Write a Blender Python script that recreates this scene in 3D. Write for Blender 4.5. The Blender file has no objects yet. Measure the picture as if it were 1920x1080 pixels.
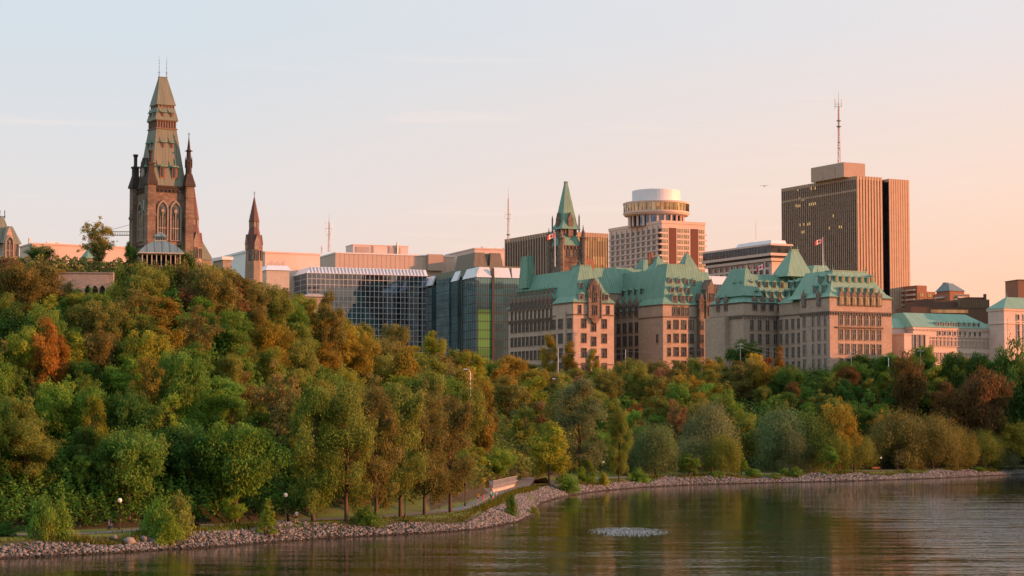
import bpy, math, random
import numpy as np
from mathutils import Vector, Matrix
random.seed(7)
RNG = np.random.default_rng(11)
S = bpy.context.scene
C = S.collection
PI = math.pi
rad = math.radians

# ------------------------------------------------------------------ camera
F = 3800.0            # focal length in photograph pixels (1920 wide)
PITCH = math.atan(250 / F)
CZ = 17.0             # camera stands on a bridge 17 m above the river
cp, sp = math.cos(PITCH), math.sin(PITCH)
cam_d = bpy.data.cameras.new('camera')
cam = bpy.data.objects.new('camera', cam_d); C.objects.link(cam)
cam_d.sensor_width = 36; cam_d.lens = 36 * F / 1920
cam_d.clip_start = 1; cam_d.clip_end = 20000
cam.location = (0, 0, CZ); cam.rotation_euler = (PI / 2 + PITCH, 0, 0)
S.camera = cam

def ray(px, py):
    x, u = px - 960, 540 - py
    return x, F * cp - u * sp, F * sp + u * cp
def P(px, py, D):
    "world point seen at a pixel of the photograph at distance D"
    x, y, z = ray(px, py); s = D / y
    return (x * s, D, CZ + z * s)
def zp(py, D): return P(960, py, D)[2]
def gp(px, py, z):
    x, y, w = ray(px, py); s = (z - CZ) / w
    return (x * s, y * s)
def proj(x, y, z):
    dz = z - CZ
    f = y * cp + dz * sp; u = -y * sp + dz * cp
    return 960 + F * x / f, 540 - F * u / f

# ------------------------------------------------------------------ mesh builder
class MB:
    def __init__(s): s.v = []; s.f = []; s.m = []
    def face(s, pts, m=0):
        i = len(s.v); s.v += [tuple(p) for p in pts]; s.f.append(tuple(range(i, i + len(pts)))); s.m.append(m); return s
    def hexa(s, lo, hi, m=0):
        "lo, hi: four corners counter-clockwise seen from above"
        i = len(s.v); s.v += [tuple(p) for p in lo] + [tuple(p) for p in hi]
        for q in ((3, 2, 1, 0), (4, 5, 6, 7), (0, 1, 5, 4), (1, 2, 6, 5), (2, 3, 7, 6), (3, 0, 4, 7)):
            s.f.append(tuple(i + k for k in q)); s.m.append(m)
        return s
    def box(s, a0, a1, b0, b1, z0, z1, m=0):
        return s.frus((a0, a1, b0, b1), (a0, a1, b0, b1), z0, z1, m)
    def frus(s, r, t, z0, z1, m=0):
        lo = [(r[0], r[2], z0), (r[1], r[2], z0), (r[1], r[3], z0), (r[0], r[3], z0)]
        hi = [(t[0], t[2], z1), (t[1], t[2], z1), (t[1], t[3], z1), (t[0], t[3], z1)]
        return s.hexa(lo, hi, m)
    def prism(s, poly, z0, z1, m=0):
        n = len(poly); i = len(s.v)
        s.v += [(x, y, z0) for x, y in poly] + [(x, y, z1) for x, y in poly]
        s.f.append(tuple(i + k for k in range(n - 1, -1, -1))); s.m.append(m)
        s.f.append(tuple(i + n + k for k in range(n))); s.m.append(m)
        for k in range(n):
            j = (k + 1) % n; s.f.append((i + k, i + j, i + n + j, i + n + k)); s.m.append(m)
        return s
    def rings(s, rings, m=0, cap=True):
        "connect successive closed rings of points"
        n = len(rings[0]); i = len(s.v)
        for r in rings: s.v += [tuple(p) for p in r]
        for k in range(len(rings) - 1):
            for j in range(n):
                a = i + k * n + j; b = i + k * n + (j + 1) % n
                s.f.append((a, b, b + n, a + n)); s.m.append(m)
        if cap:
            s.f.append(tuple(i + j for j in range(n - 1, -1, -1))); s.m.append(m)
            s.f.append(tuple(i + (len(rings) - 1) * n + j for j in range(n))); s.m.append(m)
        return s
    def lathe(s, prof, n=12, c=(0, 0), m=0, ph=0.0):
        "prof: (radius, z) pairs from the bottom up"
        return s.rings([[(c[0] + r * math.cos(2 * PI * k / n + ph), c[1] + r * math.sin(2 * PI * k / n + ph), z) for k in range(n)] for r, z in prof], m)
    def tube(s, pts, rs, n=6, m=0):
        pts = [Vector(p) for p in pts]
        if not hasattr(rs, '__len__'): rs = [rs] * len(pts)
        R = []
        for k, p in enumerate(pts):
            d = (pts[min(k + 1, len(pts) - 1)] - pts[max(k - 1, 0)]).normalized()
            x = d.cross(Vector((0, 0, 1)) if abs(d.z) < .9 else Vector((1, 0, 0))).normalized(); y = x.cross(d)
            R.append([p + (x * math.cos(2 * PI * j / n) - y * math.sin(2 * PI * j / n)) * rs[k] for j in range(n)])
        return s.rings(R, m)
    def gable(s, a0, a1, b0, b1, z0, z1, along='a', m=0, mg=None):
        "ridged prism (gable roof); mg = material of the gable ends"
        mg = m if mg is None else mg
        if along == 'a':
            c = (b0 + b1) / 2; p = [(a0, b0, z0), (a1, b0, z0), (a1, b1, z0), (a0, b1, z0), (a0, c, z1), (a1, c, z1)]
            fs = [((0, 1, 5, 4), m), ((2, 3, 4, 5), m), ((3, 0, 4), mg), ((1, 2, 5), mg), ((3, 2, 1, 0), m)]
        else:
            c = (a0 + a1) / 2; p = [(a0, b0, z0), (a1, b0, z0), (a1, b1, z0), (a0, b1, z0), (c, b0, z1), (c, b1, z1)]
            fs = [((3, 0, 4, 5), m), ((1, 2, 5, 4), m), ((0, 1, 4), mg), ((2, 3, 5), mg), ((3, 2, 1, 0), m)]
        i = len(s.v); s.v += p
        for q, mm in fs: s.f.append(tuple(i + k for k in q)); s.m.append(mm)
        return s
    def xf(s, fn): s.v = [tuple(fn(p)) for p in s.v]; return s
    def mesh(s, name, mats, smooth=False):
        me = bpy.data.meshes.new(name); me.from_pydata(s.v, [], s.f)
        for m in (mats if isinstance(mats, (list, tuple)) else [mats]): me.materials.append(m)
        if any(s.m): me.polygons.foreach_set('material_index', s.m)
        if smooth: me.polygons.foreach_set('use_smooth', [True] * len(s.f))
        me.update(); return me
    def build(s, name, mats, parent=None, smooth=False, loc=(0, 0, 0), rz=0):
        return put(name, s.mesh(name, mats, smooth), parent, loc, rz)
def put(name, me, parent=None, loc=(0, 0, 0), rz=0, sc=None):
    o = bpy.data.objects.new(name, me); C.objects.link(o)
    if parent: o.parent = parent
    o.location = loc; o.rotation_euler = (0, 0, rz)
    if sc: o.scale = sc
    return o
def tag(o, label=None, cat=None, group=None, kind=None):
    if label: o['label'] = label
    if cat: o['category'] = cat
    if group: o['group'] = group
    if kind: o['kind'] = kind
    return o
def thing(name, label, cat, loc=(0, 0, 0), rz=0, group=None):
    return tag(put(name, None, None, loc, rz), label, cat, group)
def npmesh(name, V, Fq, mats, attr=None, smooth=False):
    "V (n,3) and faces (m,k) of equal size k, straight from numpy"
    me = bpy.data.meshes.new(name); k = Fq.shape[1]
    me.vertices.add(len(V)); me.vertices.foreach_set('co', np.ascontiguousarray(V, dtype=np.float32).ravel())
    me.loops.add(Fq.size); me.loops.foreach_set('vertex_index', Fq.astype(np.int32).ravel())
    me.polygons.add(len(Fq)); me.polygons.foreach_set('loop_start', np.arange(0, Fq.size, k, dtype=np.int32))
    if smooth: me.polygons.foreach_set('use_smooth', np.ones(len(Fq), dtype=bool))
    me.update(calc_edges=True)
    for m in (mats if isinstance(mats, (list, tuple)) else [mats]): me.materials.append(m)
    if attr is not None:
        a = me.attributes.new('tint', 'FLOAT', 'FACE'); a.data.foreach_set('value', attr.astype(np.float32))
    return me

# ------------------------------------------------------------------ materials
def nt(name):
    m = bpy.data.materials.new(name); m.use_nodes = True; t = m.node_tree
    for n in list(t.nodes): t.nodes.remove(n)
    out = t.nodes.new('ShaderNodeOutputMaterial')
    return m, t, out
class N:
    "small node helper"
    def __init__(s, t): s.t = t
    def __call__(s, ty, **kw):
        n = s.t.nodes.new('ShaderNode' + ty)
        for k, v in kw.items():
            if k.startswith('_'): setattr(n, k[1:], v)
            else:
                sock = n.inputs[int(k[1:])] if k[0] == 'i' and k[1:].isdigit() else n.inputs[k.replace('__', ' ')]
                if isinstance(v, bpy.types.NodeSocket): s.t.links.new(v, sock)
                else: sock.default_value = v
        return n
    def math(s, op, a, b=None, c=None):
        n = s.t.nodes.new('ShaderNodeMath'); n.operation = op
        for i, v in enumerate((a, b, c)):
            if v is None: continue
            if isinstance(v, bpy.types.NodeSocket): s.t.links.new(v, n.inputs[i])
            else: n.inputs[i].default_value = v
        return n.outputs[0]
    def mix(s, f, a, b, blend='MIX'):
        n = s.t.nodes.new('ShaderNodeMix'); n.data_type = 'RGBA'; n.blend_type = blend
        for i, v in ((0, f), (6, a), (7, b)):
            if isinstance(v, bpy.types.NodeSocket): s.t.links.new(v, n.inputs[i])
            elif i == 0: n.inputs[0].default_value = v
            else: n.inputs[i].default_value = (*v[:3], 1)
        return n.outputs[2]
    def ramp(s, f, stops, interp='LINEAR'):
        n = s.t.nodes.new('ShaderNodeValToRGB'); e = n.color_ramp; e.interpolation = interp
        while len(e.elements) < len(stops): e.elements.new(.5)
        for el, (p, c) in zip(e.elements, stops):
            el.position = p; el.color = (*c[:3], 1) if hasattr(c, '__len__') else (c, c, c, 1)
        s.t.links.new(f, n.inputs[0]); return n.outputs[0]
    def noise(s, vec, scale, detail=3, rough=.55):
        n = s.t.nodes.new('ShaderNodeTexNoise'); n.inputs['Scale'].default_value = scale
        n.inputs['Detail'].default_value = detail; n.inputs['Roughness'].default_value = rough
        s.t.links.new(vec, n.inputs['Vector']); return n.outputs[0]
    def wallvec(s):
        "object coordinates laid flat on upright faces: (run along the wall, height, 0), and the roof run across seams"
        tc = s.t.nodes.new('ShaderNodeTexCoord')
        p = s('SeparateXYZ', Vector=tc.outputs['Object']); n = s('SeparateXYZ', Vector=tc.outputs['Normal'])
        g = s.math('GREATER_THAN', s.math('ABSOLUTE', n.outputs[0]), s.math('ABSOLUTE', n.outputs[1]))
        d = s.math('SUBTRACT', p.outputs[1], p.outputs[0])
        u = s.math('MULTIPLY_ADD', d, g, p.outputs[0])
        return tc.outputs['Object'], u, p.outputs[2]
def bsdf(n, out, col, rough=.8, metal=0, bump=None, bs=.3, bd=.1, spec=.3):
    b = n('BsdfPrincipled', Roughness=rough, Metallic=metal)
    b.inputs['Specular IOR Level'].default_value = spec
    if isinstance(col, bpy.types.NodeSocket): n.t.links.new(col, b.inputs['Base Color'])
    else: b.inputs['Base Color'].default_value = (*col[:3], 1)
    if bump is not None:
        bp = n('Bump', Height=bump, Strength=bs, Distance=bd); n.t.links.new(bp.outputs[0], b.inputs['Normal'])
    n.t.links.new(b.outputs[0], out.inputs[0]); return b
MAT = {}
def plain(name, col, rough=.7, metal=0, var=.15, scale=.6, spec=.3):
    "paint, metal or concrete with slight weathering"
    m, t, out = nt(name); n = N(t); tc = n('TexCoord')
    f = n.noise(tc.outputs['Object'], scale, 5, .65)
    c = n.mix(n.ramp(f, [(.3, 0), (.7, 1)]), [x * (1 - var) for x in col], [min(1, x * (1 + var)) for x in col])
    bsdf(n, out, c, rough, metal, spec=spec); MAT[name] = m; return m
def stone(name, c1, c2, mortar, bw=1.1, bh=.42, stain=(.05, .045, .04), stain_amt=.5, var=.7):
    m, t, out = nt(name); n = N(t); o, u, z = n.wallvec()
    v = n('CombineXYZ', X=u, Y=z)
    br = n('TexBrick', Vector=v.outputs[0], Color1=(*c1, 1), Color2=(*c2, 1), Mortar=(*mortar, 1), Scale=1.0, Mortar__Size=.03)
    br.inputs['Brick Width'].default_value = bw; br.inputs['Row Height'].default_value = bh
    f1 = n.noise(o, 1.6, 4, .7); f2 = n.noise(o, .16, 5, .6)
    c = n.mix(n.math('MULTIPLY', n.ramp(f1, [(.35, 0), (.65, 1)]), var), br.outputs[0], [x * .6 for x in c1])
    c = n.mix(n.math('MULTIPLY', n.ramp(f2, [(.48, 0), (.72, 1)]), stain_amt), c, stain)
    bsdf(n, out, c, .9, 0, bump=f1, bs=.4, bd=.08); MAT[name] = m; return m
def copper(name, c1, c2, seam=1.0, dark=.6):
    m, t, out = nt(name); n = N(t); o, u, z = n.wallvec()
    fr = n.math('FRACT', n.math('DIVIDE', u, seam))
    st = n.math('LESS_THAN', fr, .22)
    f1 = n.noise(o, .35, 5, .65)
    vs = n('CombineXYZ', X=n.math('MULTIPLY', u, 2.2), Y=n.math('MULTIPLY', z, .12)); f2 = n.noise(vs.outputs[0], 1, 4, .6)
    c = n.mix(n.ramp(f1, [(.3, 0), (.7, 1)]), c1, c2)
    c = n.mix(n.math('MULTIPLY', n.ramp(f2, [(.42, 0), (.7, 1)]), .6), c, [x * .55 for x in c1])
    c = n.mix(n.math('MULTIPLY', st, 1 - dark), c, (.02, .04, .03))
    bsdf(n, out, c, .6, 0, bump=fr, bs=.3, bd=.05); MAT[name] = m; return m
def glass(name, col, rough=.04, metal=.85, var=.35, cell=(1.5, 3.6), wob=.02):
    "coated mirror glazing; every pane differs a little in tint and in tilt"
    m, t, out = nt(name); n = N(t); o, u, z = n.wallvec()
    q = n('CombineXYZ', X=n.math('FLOOR', n.math('DIVIDE', u, cell[0])), Y=n.math('FLOOR', n.math('DIVIDE', z, cell[1])))
    w = n('TexWhiteNoise', _noise_dimensions='3D', Vector=q.outputs[0])
    c = n.mix(w.outputs[0], [x * (1 - var) for x in col], [min(1, x * (1 + var)) for x in col])
    b = bsdf(n, out, c, rough, metal, spec=.6)
    g = n('NewGeometry'); off = n('VectorMath', _operation='SUBTRACT', i0=w.outputs[1]); off.inputs[1].default_value = (.5, .5, .5)
    sc = n('VectorMath', _operation='SCALE', i0=off.outputs[0]); sc.inputs['Scale'].default_value = wob
    ad = n('VectorMath', _operation='ADD', i0=g.outputs['Normal'], i1=sc.outputs[0])
    nm = n('VectorMath', _operation='NORMALIZE', i0=ad.outputs[0]); t.links.new(nm.outputs[0], b.inputs['Normal'])
    MAT[name] = m; return m
def leafmat(name, warm=(.30, .16, .02), trans=.4, mixw=.35):
    m, t, out = nt(name); n = N(t)
    oi = n('ObjectInfo'); at = n('Attribute', _attribute_name='tint'); tc = n('TexCoord')
    f = n.noise(n('VectorMath', _operation='ADD', i0=tc.outputs['Object'], i1=n('CombineXYZ', X=n.math('MULTIPLY', oi.outputs['Random'], 90.0)).outputs[0]).outputs[0], .33, 3)
    dk = n('HueSaturation', Color=oi.outputs['Color'], Value=.45, Hue=.505)
    br = n('HueSaturation', Color=oi.outputs['Color'], Value=1.5, Hue=.49)
    c = n.mix(at.outputs['Fac'], dk.outputs[0], br.outputs[0])
    c = n.mix(n.math('MULTIPLY', n.ramp(f, [(.5, 0), (.75, 1)]), mixw), c, warm)
    d = n('BsdfDiffuse', Color=c); tr = n('BsdfTranslucent', Color=c)
    mx = n('MixShader', Fac=trans, i1=d.outputs[0], i2=tr.outputs[0])
    t.links.new(mx.outputs[0], out.inputs[0]); MAT[name] = m; return m
def barkmat(name, col):
    m, t, out = nt(name); n = N(t); tc = n('TexCoord')
    mp = n('Mapping', Vector=tc.outputs['Object'], Scale=(6, 6, 1.2)); f = n.noise(mp.outputs[0], 1.5, 4, .7)
    c = n.mix(f, [x * .5 for x in col], [x * 1.5 for x in col]); bsdf(n, out, c, .95, 0, bump=f, bs=.5, bd=.05)
    MAT[name] = m; return m

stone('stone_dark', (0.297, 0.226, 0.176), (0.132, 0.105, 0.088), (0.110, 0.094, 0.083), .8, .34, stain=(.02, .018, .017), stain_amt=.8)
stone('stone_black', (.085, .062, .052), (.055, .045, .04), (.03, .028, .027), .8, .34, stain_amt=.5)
stone('stone_warm', (0.574, 0.439, 0.367), (0.443, 0.345, 0.285), (0.313, 0.251, 0.209), 1.0, .40, stain_amt=.25)
stone('stone_brown', (0.505, 0.402, 0.322), (0.385, 0.312, 0.251), (0.278, 0.230, 0.186), 1.0, .40, stain_amt=.25)
stone('stone_trim', (.2, .16, .13), (.15, .125, .105), (.08, .07, .06), 1.6, .6, stain_amt=.5)
stone('stone_pale', (.62, .52, .46), (.56, .46, .41), (.46, .39, .35), 3.0, 1.3, stain=(.3, .24, .2), stain_amt=.25, var=.12)
stone('stone_light', (0.380, 0.322, 0.265), (0.299, 0.253, 0.213), (0.230, 0.207, 0.172), .7, .35, stain_amt=.3)
stone('brick_dark', (.17, .10, .075), (.14, .08, .06), (.06, .04, .03), .6, .25, stain_amt=.2, var=.2)
stone('brick_red', (.33, .16, .10), (.27, .13, .08), (.2, .12, .09), .8, .3, stain_amt=.15, var=.2)
copper('copper_green', (.13, .30, .235), (.19, .36, .28), 1.1)
copper('copper_old', (.165, .20, .155), (.20, .22, .17), .7, .8)
copper('copper_olive', (.17, .15, .115), (.21, .18, .14), .8, .8)
copper('copper_pale', (.17, .34, .26), (.21, .37, .28), 1.4, .9)
copper('roof_tin', (.15, .24, .27), (.19, .28, .30), 1.3, .5)
copper('roof_purple', (.13, .075, .07), (.17, .095, .08), .6, .8)
plain('concrete', (.42, .39, .36), .85, var=.08)
plain('concrete_pink', (.58, .46, .40), .85, var=.05, scale=.15)
plain('concrete_tan', (.38, .30, .25), .85, var=.08, scale=.15)
plain('white_panel', (.66, .68, .72), .5, var=.05)
plain('white_metal', (.62, .66, .72), .35, var=.04)
plain('mullion_white', (.6, .58, .58), .5, var=.05)
plain('mullion_dark', (.05, .06, .065), .5)
plain('bronze_pier', (.36, .265, .20), .4, var=.12, scale=.2)
plain('bronze_dark', (.075, .06, .055), .45)
plain('metal_dark', (.03, .03, .032), .5, metal=.3)
plain('metal_grey', (.32, .32, .33), .45, metal=.4)
plain('metal_red', (.42, .30, .28), .6)
plain('lamp_white', (.85, .83, .75), .3)
plain('wood_orange', (.60, .19, .06), .6)
plain('sign_yellow', (.82, .42, .02), .5, var=.05)
plain('black_paint', (.015, .015, .015), .5)
plain('flag_red', (.62, .03, .03), .7, var=.05)
plain('flag_white', (.78, .76, .76), .7, var=.05)
plain('wood_cream', (.50, .46, .38), .7)
plain('louver_brown', (.17, .12, .085), .8)
plain('rust_panel', (.13, .055, .04), .8, var=.1)
glass('glass_blue', (.12, .15, .20), .03, .9, .25, (2.6, 3.6), .012)
glass('glass_green', (.13, .25, .28), .04, .6, .2, (6, 3.6), .015)
glass('glass_black', (.035, .035, .04), .08, .5, .5, (2.2, 3.9), .03)
glass('glass_sunset_bronze', (.42, .27, .15), .06, .9, .4, (2.2, 3.9), .03)  # sunset reflection put into the tint, for sunny faces only
glass('glass_sunset_gold', (.42, .31, .2), .06, .85, .35, (2.0, 2.8), .03)  # golden sunset reflection put into the pane colour
glass('pane', (.07, .075, .085), .08, .35, .6, (1.0, 1.5), .05)
glass('glass_lime', (.15, .36, .11), .12, .25, .25, (6, 3.6), .02)
leafmat('leaves', (.30, .21, .03), mixw=.38); leafmat('leaves_willow', (.22, .15, .04), .25, .15); leafmat('leaves_ground', (.16, .12, .03), .2, .25)
barkmat('bark', (.10, .072, .055)); barkmat('bark_red', (.10, .065, .05))

m, t, out = nt('lit'); n = N(t); e_ = n('Emission', Color=(1, .62, .22, 1), Strength=.42); t.links.new(e_.outputs[0], out.inputs[0]); MAT['lit'] = m
# ------------------------------------------------------------------ the river bank and the hill
def table(pts, z=0.0):
    k = []; d = []
    for px, py in pts:
        x, y = gp(px, py, z); k.append(960 + F * x / y); d.append(y)
    return np.array(k), np.array(d)
SH = [(-120, 1054), (0, 1048), (200, 1038), (400, 1026), (600, 1010), (800, 1000), (900, 992), (970, 979), (996, 966), (1003, 957), (1010, 944), (1060, 930),
      (1120, 921), (1200, 914), (1300, 909), (1450, 905), (1600, 902), (1750, 897), (1850, 892), (1920, 889), (2100, 884)]
shk, shd = table(SH)
shk = np.concatenate([[-1600, -600], shk, [2700, 3600]]); shd = np.concatenate([[225, 238], shd, [720, 760]])
shx = (shk - 960) / F * shd
def Dsh(k): return np.interp(k, shk, shd)
def Dcr(k): return np.interp(k, [-1600, -400, 0, 300, 430, 520, 620, 720, 850, 1000, 1300, 1600, 1920, 2400, 3600],
                             [345, 342, 345, 352, 362, 420, 510, 610, 670, 695, 700, 700, 715, 740, 800])
def Zcr(k): return np.interp(k, [-1600, 0, 440, 560, 700, 900, 1100, 1920, 3600], [44, 44, 43, 41, 36.5, 32.5, 31, 33, 33])
def Wfl(k): return np.interp(k, [-1600, 500, 800, 870, 910, 960, 1000, 1040, 1150, 3600], [21, 21, 26, 60, 96, 118, 108, 84, 46, 36])
def Zbk(k): return np.interp(k, [-1600, 900, 1300, 3600], [2.1, 2.1, 2.1, 2.1])
def shore_dist(x, y):
    x = np.asarray(x, float); y = np.asarray(y, float); best = np.full(x.shape, 1e9)
    for i in range(len(shx) - 1):
        ax, ay, bx, by = shx[i], shd[i], shx[i + 1], shd[i + 1]
        L = (bx - ax) ** 2 + (by - ay) ** 2
        t = np.clip(((x - ax) * (bx - ax) + (y - ay) * (by - ay)) / L, 0, 1)
        best = np.minimum(best, np.hypot(x - ax - t * (bx - ax), y - ay - t * (by - ay)))
    return best
def vnoise(x, y):
    return (np.sin(x * .21 + 1.3) * np.cos(y * .17 + .4) + .6 * np.sin(x * .47 + y * .31) + .4 * np.cos(x * .11 - y * .23 + 2)) / 2
def H(x, y):
    x = np.asarray(x, float); y = np.asarray(y, float)
    k = 960 + F * x / y; ds = Dsh(k); d = shore_dist(x, y) * np.where(y > ds, 1, -1)
    bank = np.where(d > 0, np.clip(d / 5.5, 0, 1) ** .9 * Zbk(k), np.maximum(d * .35, -3))
    db = ds + Wfl(k); u = np.clip((y - db) / (Dcr(k) - db), 0, 1)
    s = u * (1 - .15 * u) / .85
    z = bank + s * (Zcr(k) - Zbk(k)) + vnoise(x, y) * 1.6 * np.clip(u * 8, 0, 1) * np.clip((1 - u) * 5, 0, 1)
    return z
cols = np.concatenate([np.arange(-6000, -1500, 90.0), np.arange(-1500, 3500, 10.0), np.arange(3500, 9000, 90.0)]); tt = []
def rows(k):
    ds = Dsh(k); r = [-30, -8, -3, 0, 1, 2, 3, 4, 5, 6, 7, 9, 12, 16]
    w = Wfl(k); r += list(16 + (w - 16) * np.array([.25, .5, .75, 1])); c = Dcr(k) - ds
    r += list(w + (c - w) * np.linspace(0, 1, 26)[1:]); return ds + np.array(r + [c + 8, c + 30, c + 90, c + 250, c + 700, c + 2000, c + 6000])
G = np.array([rows(k) for k in cols]); X = (cols[:, None] - 960) / F * G; Z = H(X, G)
V = np.stack([X, G, Z], -1).reshape(-1, 3); nr = G.shape[1]
ii, jj = np.meshgrid(np.arange(len(cols) - 1), np.arange(nr - 1), indexing='ij'); a = ii * nr + jj
Fq = np.stack([a, a + nr, a + nr + 1, a + 1], -1).reshape(-1, 4)
m, t, out = nt('ground_soil'); n = N(t); tc = n('TexCoord'); g = n('NewGeometry')
f1 = n.noise(tc.outputs['Object'], .12, 5, .7); f2 = n.noise(tc.outputs['Object'], 1.6, 4, .7)
grass = n.mix(f2, (.07, .14, .02), (.14, .18, .035)); grass = n.mix(n.ramp(f1, [(.45, 0), (.7, .8)]), grass, (.14, .13, .035))
soil = n.mix(f2, (.018, .022, .008), (.05, .04, .02))
nz = n('SeparateXYZ', Vector=g.outputs['Normal'])
c = n.mix(n.ramp(nz.outputs[2], [(.93, 0), (.985, 1)]), soil, grass)
pz = n('SeparateXYZ', Vector=tc.outputs['Object'])
c = n.mix(n.ramp(pz.outputs[2], [(.35, 1), (.62, 0)]), c, (.06, .05, .04))
bsdf(n, out, c, .95, 0, bump=f2, bs=.6, bd=.15)
gr = put('ground', npmesh('ground', V, Fq, m, smooth=True)); tag(gr, 'wooded river bank and steep hillside under the buildings', None, None, 'structure')

# water
m, t, out = nt('river_water'); n = N(t); tc = n('TexCoord')
mp = n('Mapping', Vector=tc.outputs['Object'], Scale=(.30, .75, 1)); mp2 = n('Mapping', Vector=tc.outputs['Object'], Scale=(.04, .13, 1))
w1 = n.noise(mp.outputs[0], .8, 3, .6); w2 = n.noise(mp2.outputs[0], 1, 3, .5); w3 = n.noise(mp.outputs[0], 3.2, 2, .5)
calm = n.ramp(w2, [(.36, .35), (.66, 1.35)])
px_ = n('SeparateXYZ', Vector=tc.outputs['Object'])
hgt = n.math('MULTIPLY', n.math('ADD', w1, n.math('MULTIPLY', w3, .14)), calm)
wind = n.math('MULTIPLY', n.ramp(n.math('MULTIPLY_ADD', px_.outputs[0], .01, 0), [(.54, 0), (.74, 1)]), n.ramp(n.math('MULTIPLY', px_.outputs[1], .001), [(.40, 1), (.54, 0)]))
hgt = n.math('MULTIPLY', hgt, n.math('MULTIPLY_ADD', wind, 3.4, n.ramp(n.math('MULTIPLY', px_.outputs[1], .001), [(.27, 1.0), (.44, .38)])))
b = n('BsdfPrincipled', Roughness=.03, IOR=1.333); b.inputs['Base Color'].default_value = (.010, .015, .005, 1)
bp = n('Bump', Height=hgt, Strength=1.0, Distance=.066); t.links.new(bp.outputs[0], b.inputs['Normal'])
t.links.new(b.outputs[0], out.inputs[0]); WATER = m
wx = np.array([-3000., 3000.]); V = np.array([(-3000, -1500, 0), (3000, -1500, 0), (3000, 1100, 0), (-3000, 1100, 0)], float)
wt = put('water', npmesh('water', V, np.array([[0, 1, 2, 3]]), m)); tag(wt, 'calm dark river with fine ripples', None, None, 'structure')

# foot path along the bank
PATH = [(-260, 1008, 2.1), (-60, 1004, 2.1), (170, 1000, 2.1), (340, 986, 2.1), (440, 984, 2.1), (560, 976, 2.1), (700, 970, 2.1), (800, 962, 2.1), (870, 953, 2.1), (900, 943, 2.1), (925, 928, 2.1), (958, 918, 2.1),
        (1000, 909, 2.1), (1040, 903, 2.1), (1130, 897, 2.1), (1300, 889, 2.1), (1450, 888, 2.1), (1600, 884, 2.1), (1700, 881, 2.1), (1850, 877, 2.1), (1960, 875, 2.1), (2100, 871, 2.1)]
ctl = [Vector(gp(*p)) for p in PATH]; pl = []
for i in range(len(ctl) - 1):
    p0, p1, p2, p3 = ctl[max(i - 1, 0)], ctl[i], ctl[i + 1], ctl[min(i + 2, len(ctl) - 1)]
    for q in range(10):
        s = q / 10; pl.append(.5 * ((2 * p1) + (p2 - p0) * s + (2 * p0 - 5 * p1 + 4 * p2 - p3) * s * s + (3 * p1 - p0 - 3 * p2 + p3) * s ** 3))
pl = np.array([tuple(p) for p in pl])
PATHXY = pl
def path_dist(x, y): return float(np.min(np.hypot(pl[:, 0] - x, pl[:, 1] - y)))
def strip(off0, off1, lift):
    d = np.gradient(pl, axis=0); d /= np.linalg.norm(d, axis=1)[:, None]; nn = np.stack([-d[:, 1], d[:, 0]], 1)
    A = pl + nn * off0; B = pl + nn * off1
    za = H(A[:, 0], A[:, 1]); zb = H(B[:, 0], B[:, 1]); zz = np.maximum(za, zb) + lift
    return np.concatenate([np.column_stack([A, zz]), np.column_stack([B, zz])]), len(pl)
m, t, out = nt('asphalt'); n = N(t); tc = n('TexCoord'); f = n.noise(tc.outputs['Object'], 2.5, 5, .7)
bsdf(n, out, n.mix(f, (.13, .115, .10), (.21, .185, .165)), .9)
V, k = strip(-1.9, 1.9, .05); Fq = np.array([[i, i + k, i + k + 1, i + 1] for i in range(k - 1)])[:, ::-1]
o = put('path', npmesh('path', V, Fq, m)); tag(o, 'grey asphalt foot path winding along the bank', None, None, 'structure')
V, _ = strip(-.09, .09, .056); sel = [i for i in range(80, 102)]
o = put('path_marking', npmesh('path_marking', V, np.array([[i, i + k, i + k + 1, i + 1] for i in sel])[:, ::-1], MAT['sign_yellow']))
tag(o, 'yellow centre line on the foot path bend', None, None, 'structure')

# riprap of broken stone
ico = np.array([(0, 0, -1), (.72, -.53, -.45), (-.28, -.85, -.45), (-.89, 0, -.45), (-.28, .85, -.45), (.72, .53, -.45), (.28, -.85, .45), (-.72, -.53, .45), (-.72, .53, .45), (.28, .85, .45), (.89, 0, .45), (0, 0, 1)])
icf = np.array([(0, 1, 2), (1, 0, 5), (0, 2, 3), (0, 3, 4), (0, 4, 5), (1, 5, 10), (2, 1, 6), (3, 2, 7), (4, 3, 8), (5, 4, 9), (1, 10, 6), (2, 6, 7), (3, 7, 8), (4, 8, 9), (5, 9, 10), (6, 10, 11), (7, 6, 11), (8, 7, 11), (9, 8, 11), (10, 9, 11)])[:, ::-1]
def rocks(cx, cy, cz, size, squash=.5):
    n_ = len(cx); V = np.repeat(ico[None], n_, 0) * RNG.uniform(.6, 1.35, (n_, 12, 1))
    V = V * np.stack([RNG.uniform(.7, 1.5, n_), RNG.uniform(.7, 1.2, n_), RNG.uniform(.35, .8, n_) * squash / .5], 1)[:, None]
    # crush corners so the stones look broken
    V = np.sign(V) * np.minimum(np.abs(V), RNG.uniform(.38, .8, (n_, 1, 3)))
    a = RNG.uniform(0, 2 * PI, n_); b_ = RNG.normal(0, .75, n_)
    y2 = V[..., 1] * np.cos(b_)[:, None] - V[..., 2] * np.sin(b_)[:, None]; z2 = V[..., 1] * np.sin(b_)[:, None] + V[..., 2] * np.cos(b_)[:, None]
    x3 = V[..., 0] * np.cos(a)[:, None] - y2 * np.sin(a)[:, None]; y3 = V[..., 0] * np.sin(a)[:, None] + y2 * np.cos(a)[:, None]
    W = np.stack([x3, y3, z2], -1) * size[:, None, None] + np.stack([cx, cy, cz], 1)[:, None]
    Fr = (icf[None] + (np.arange(n_) * 12)[:, None, None]).reshape(-1, 3)
    return W.reshape(-1, 3), Fr, np.repeat(RNG.uniform(0, 1, n_), 20)
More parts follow.
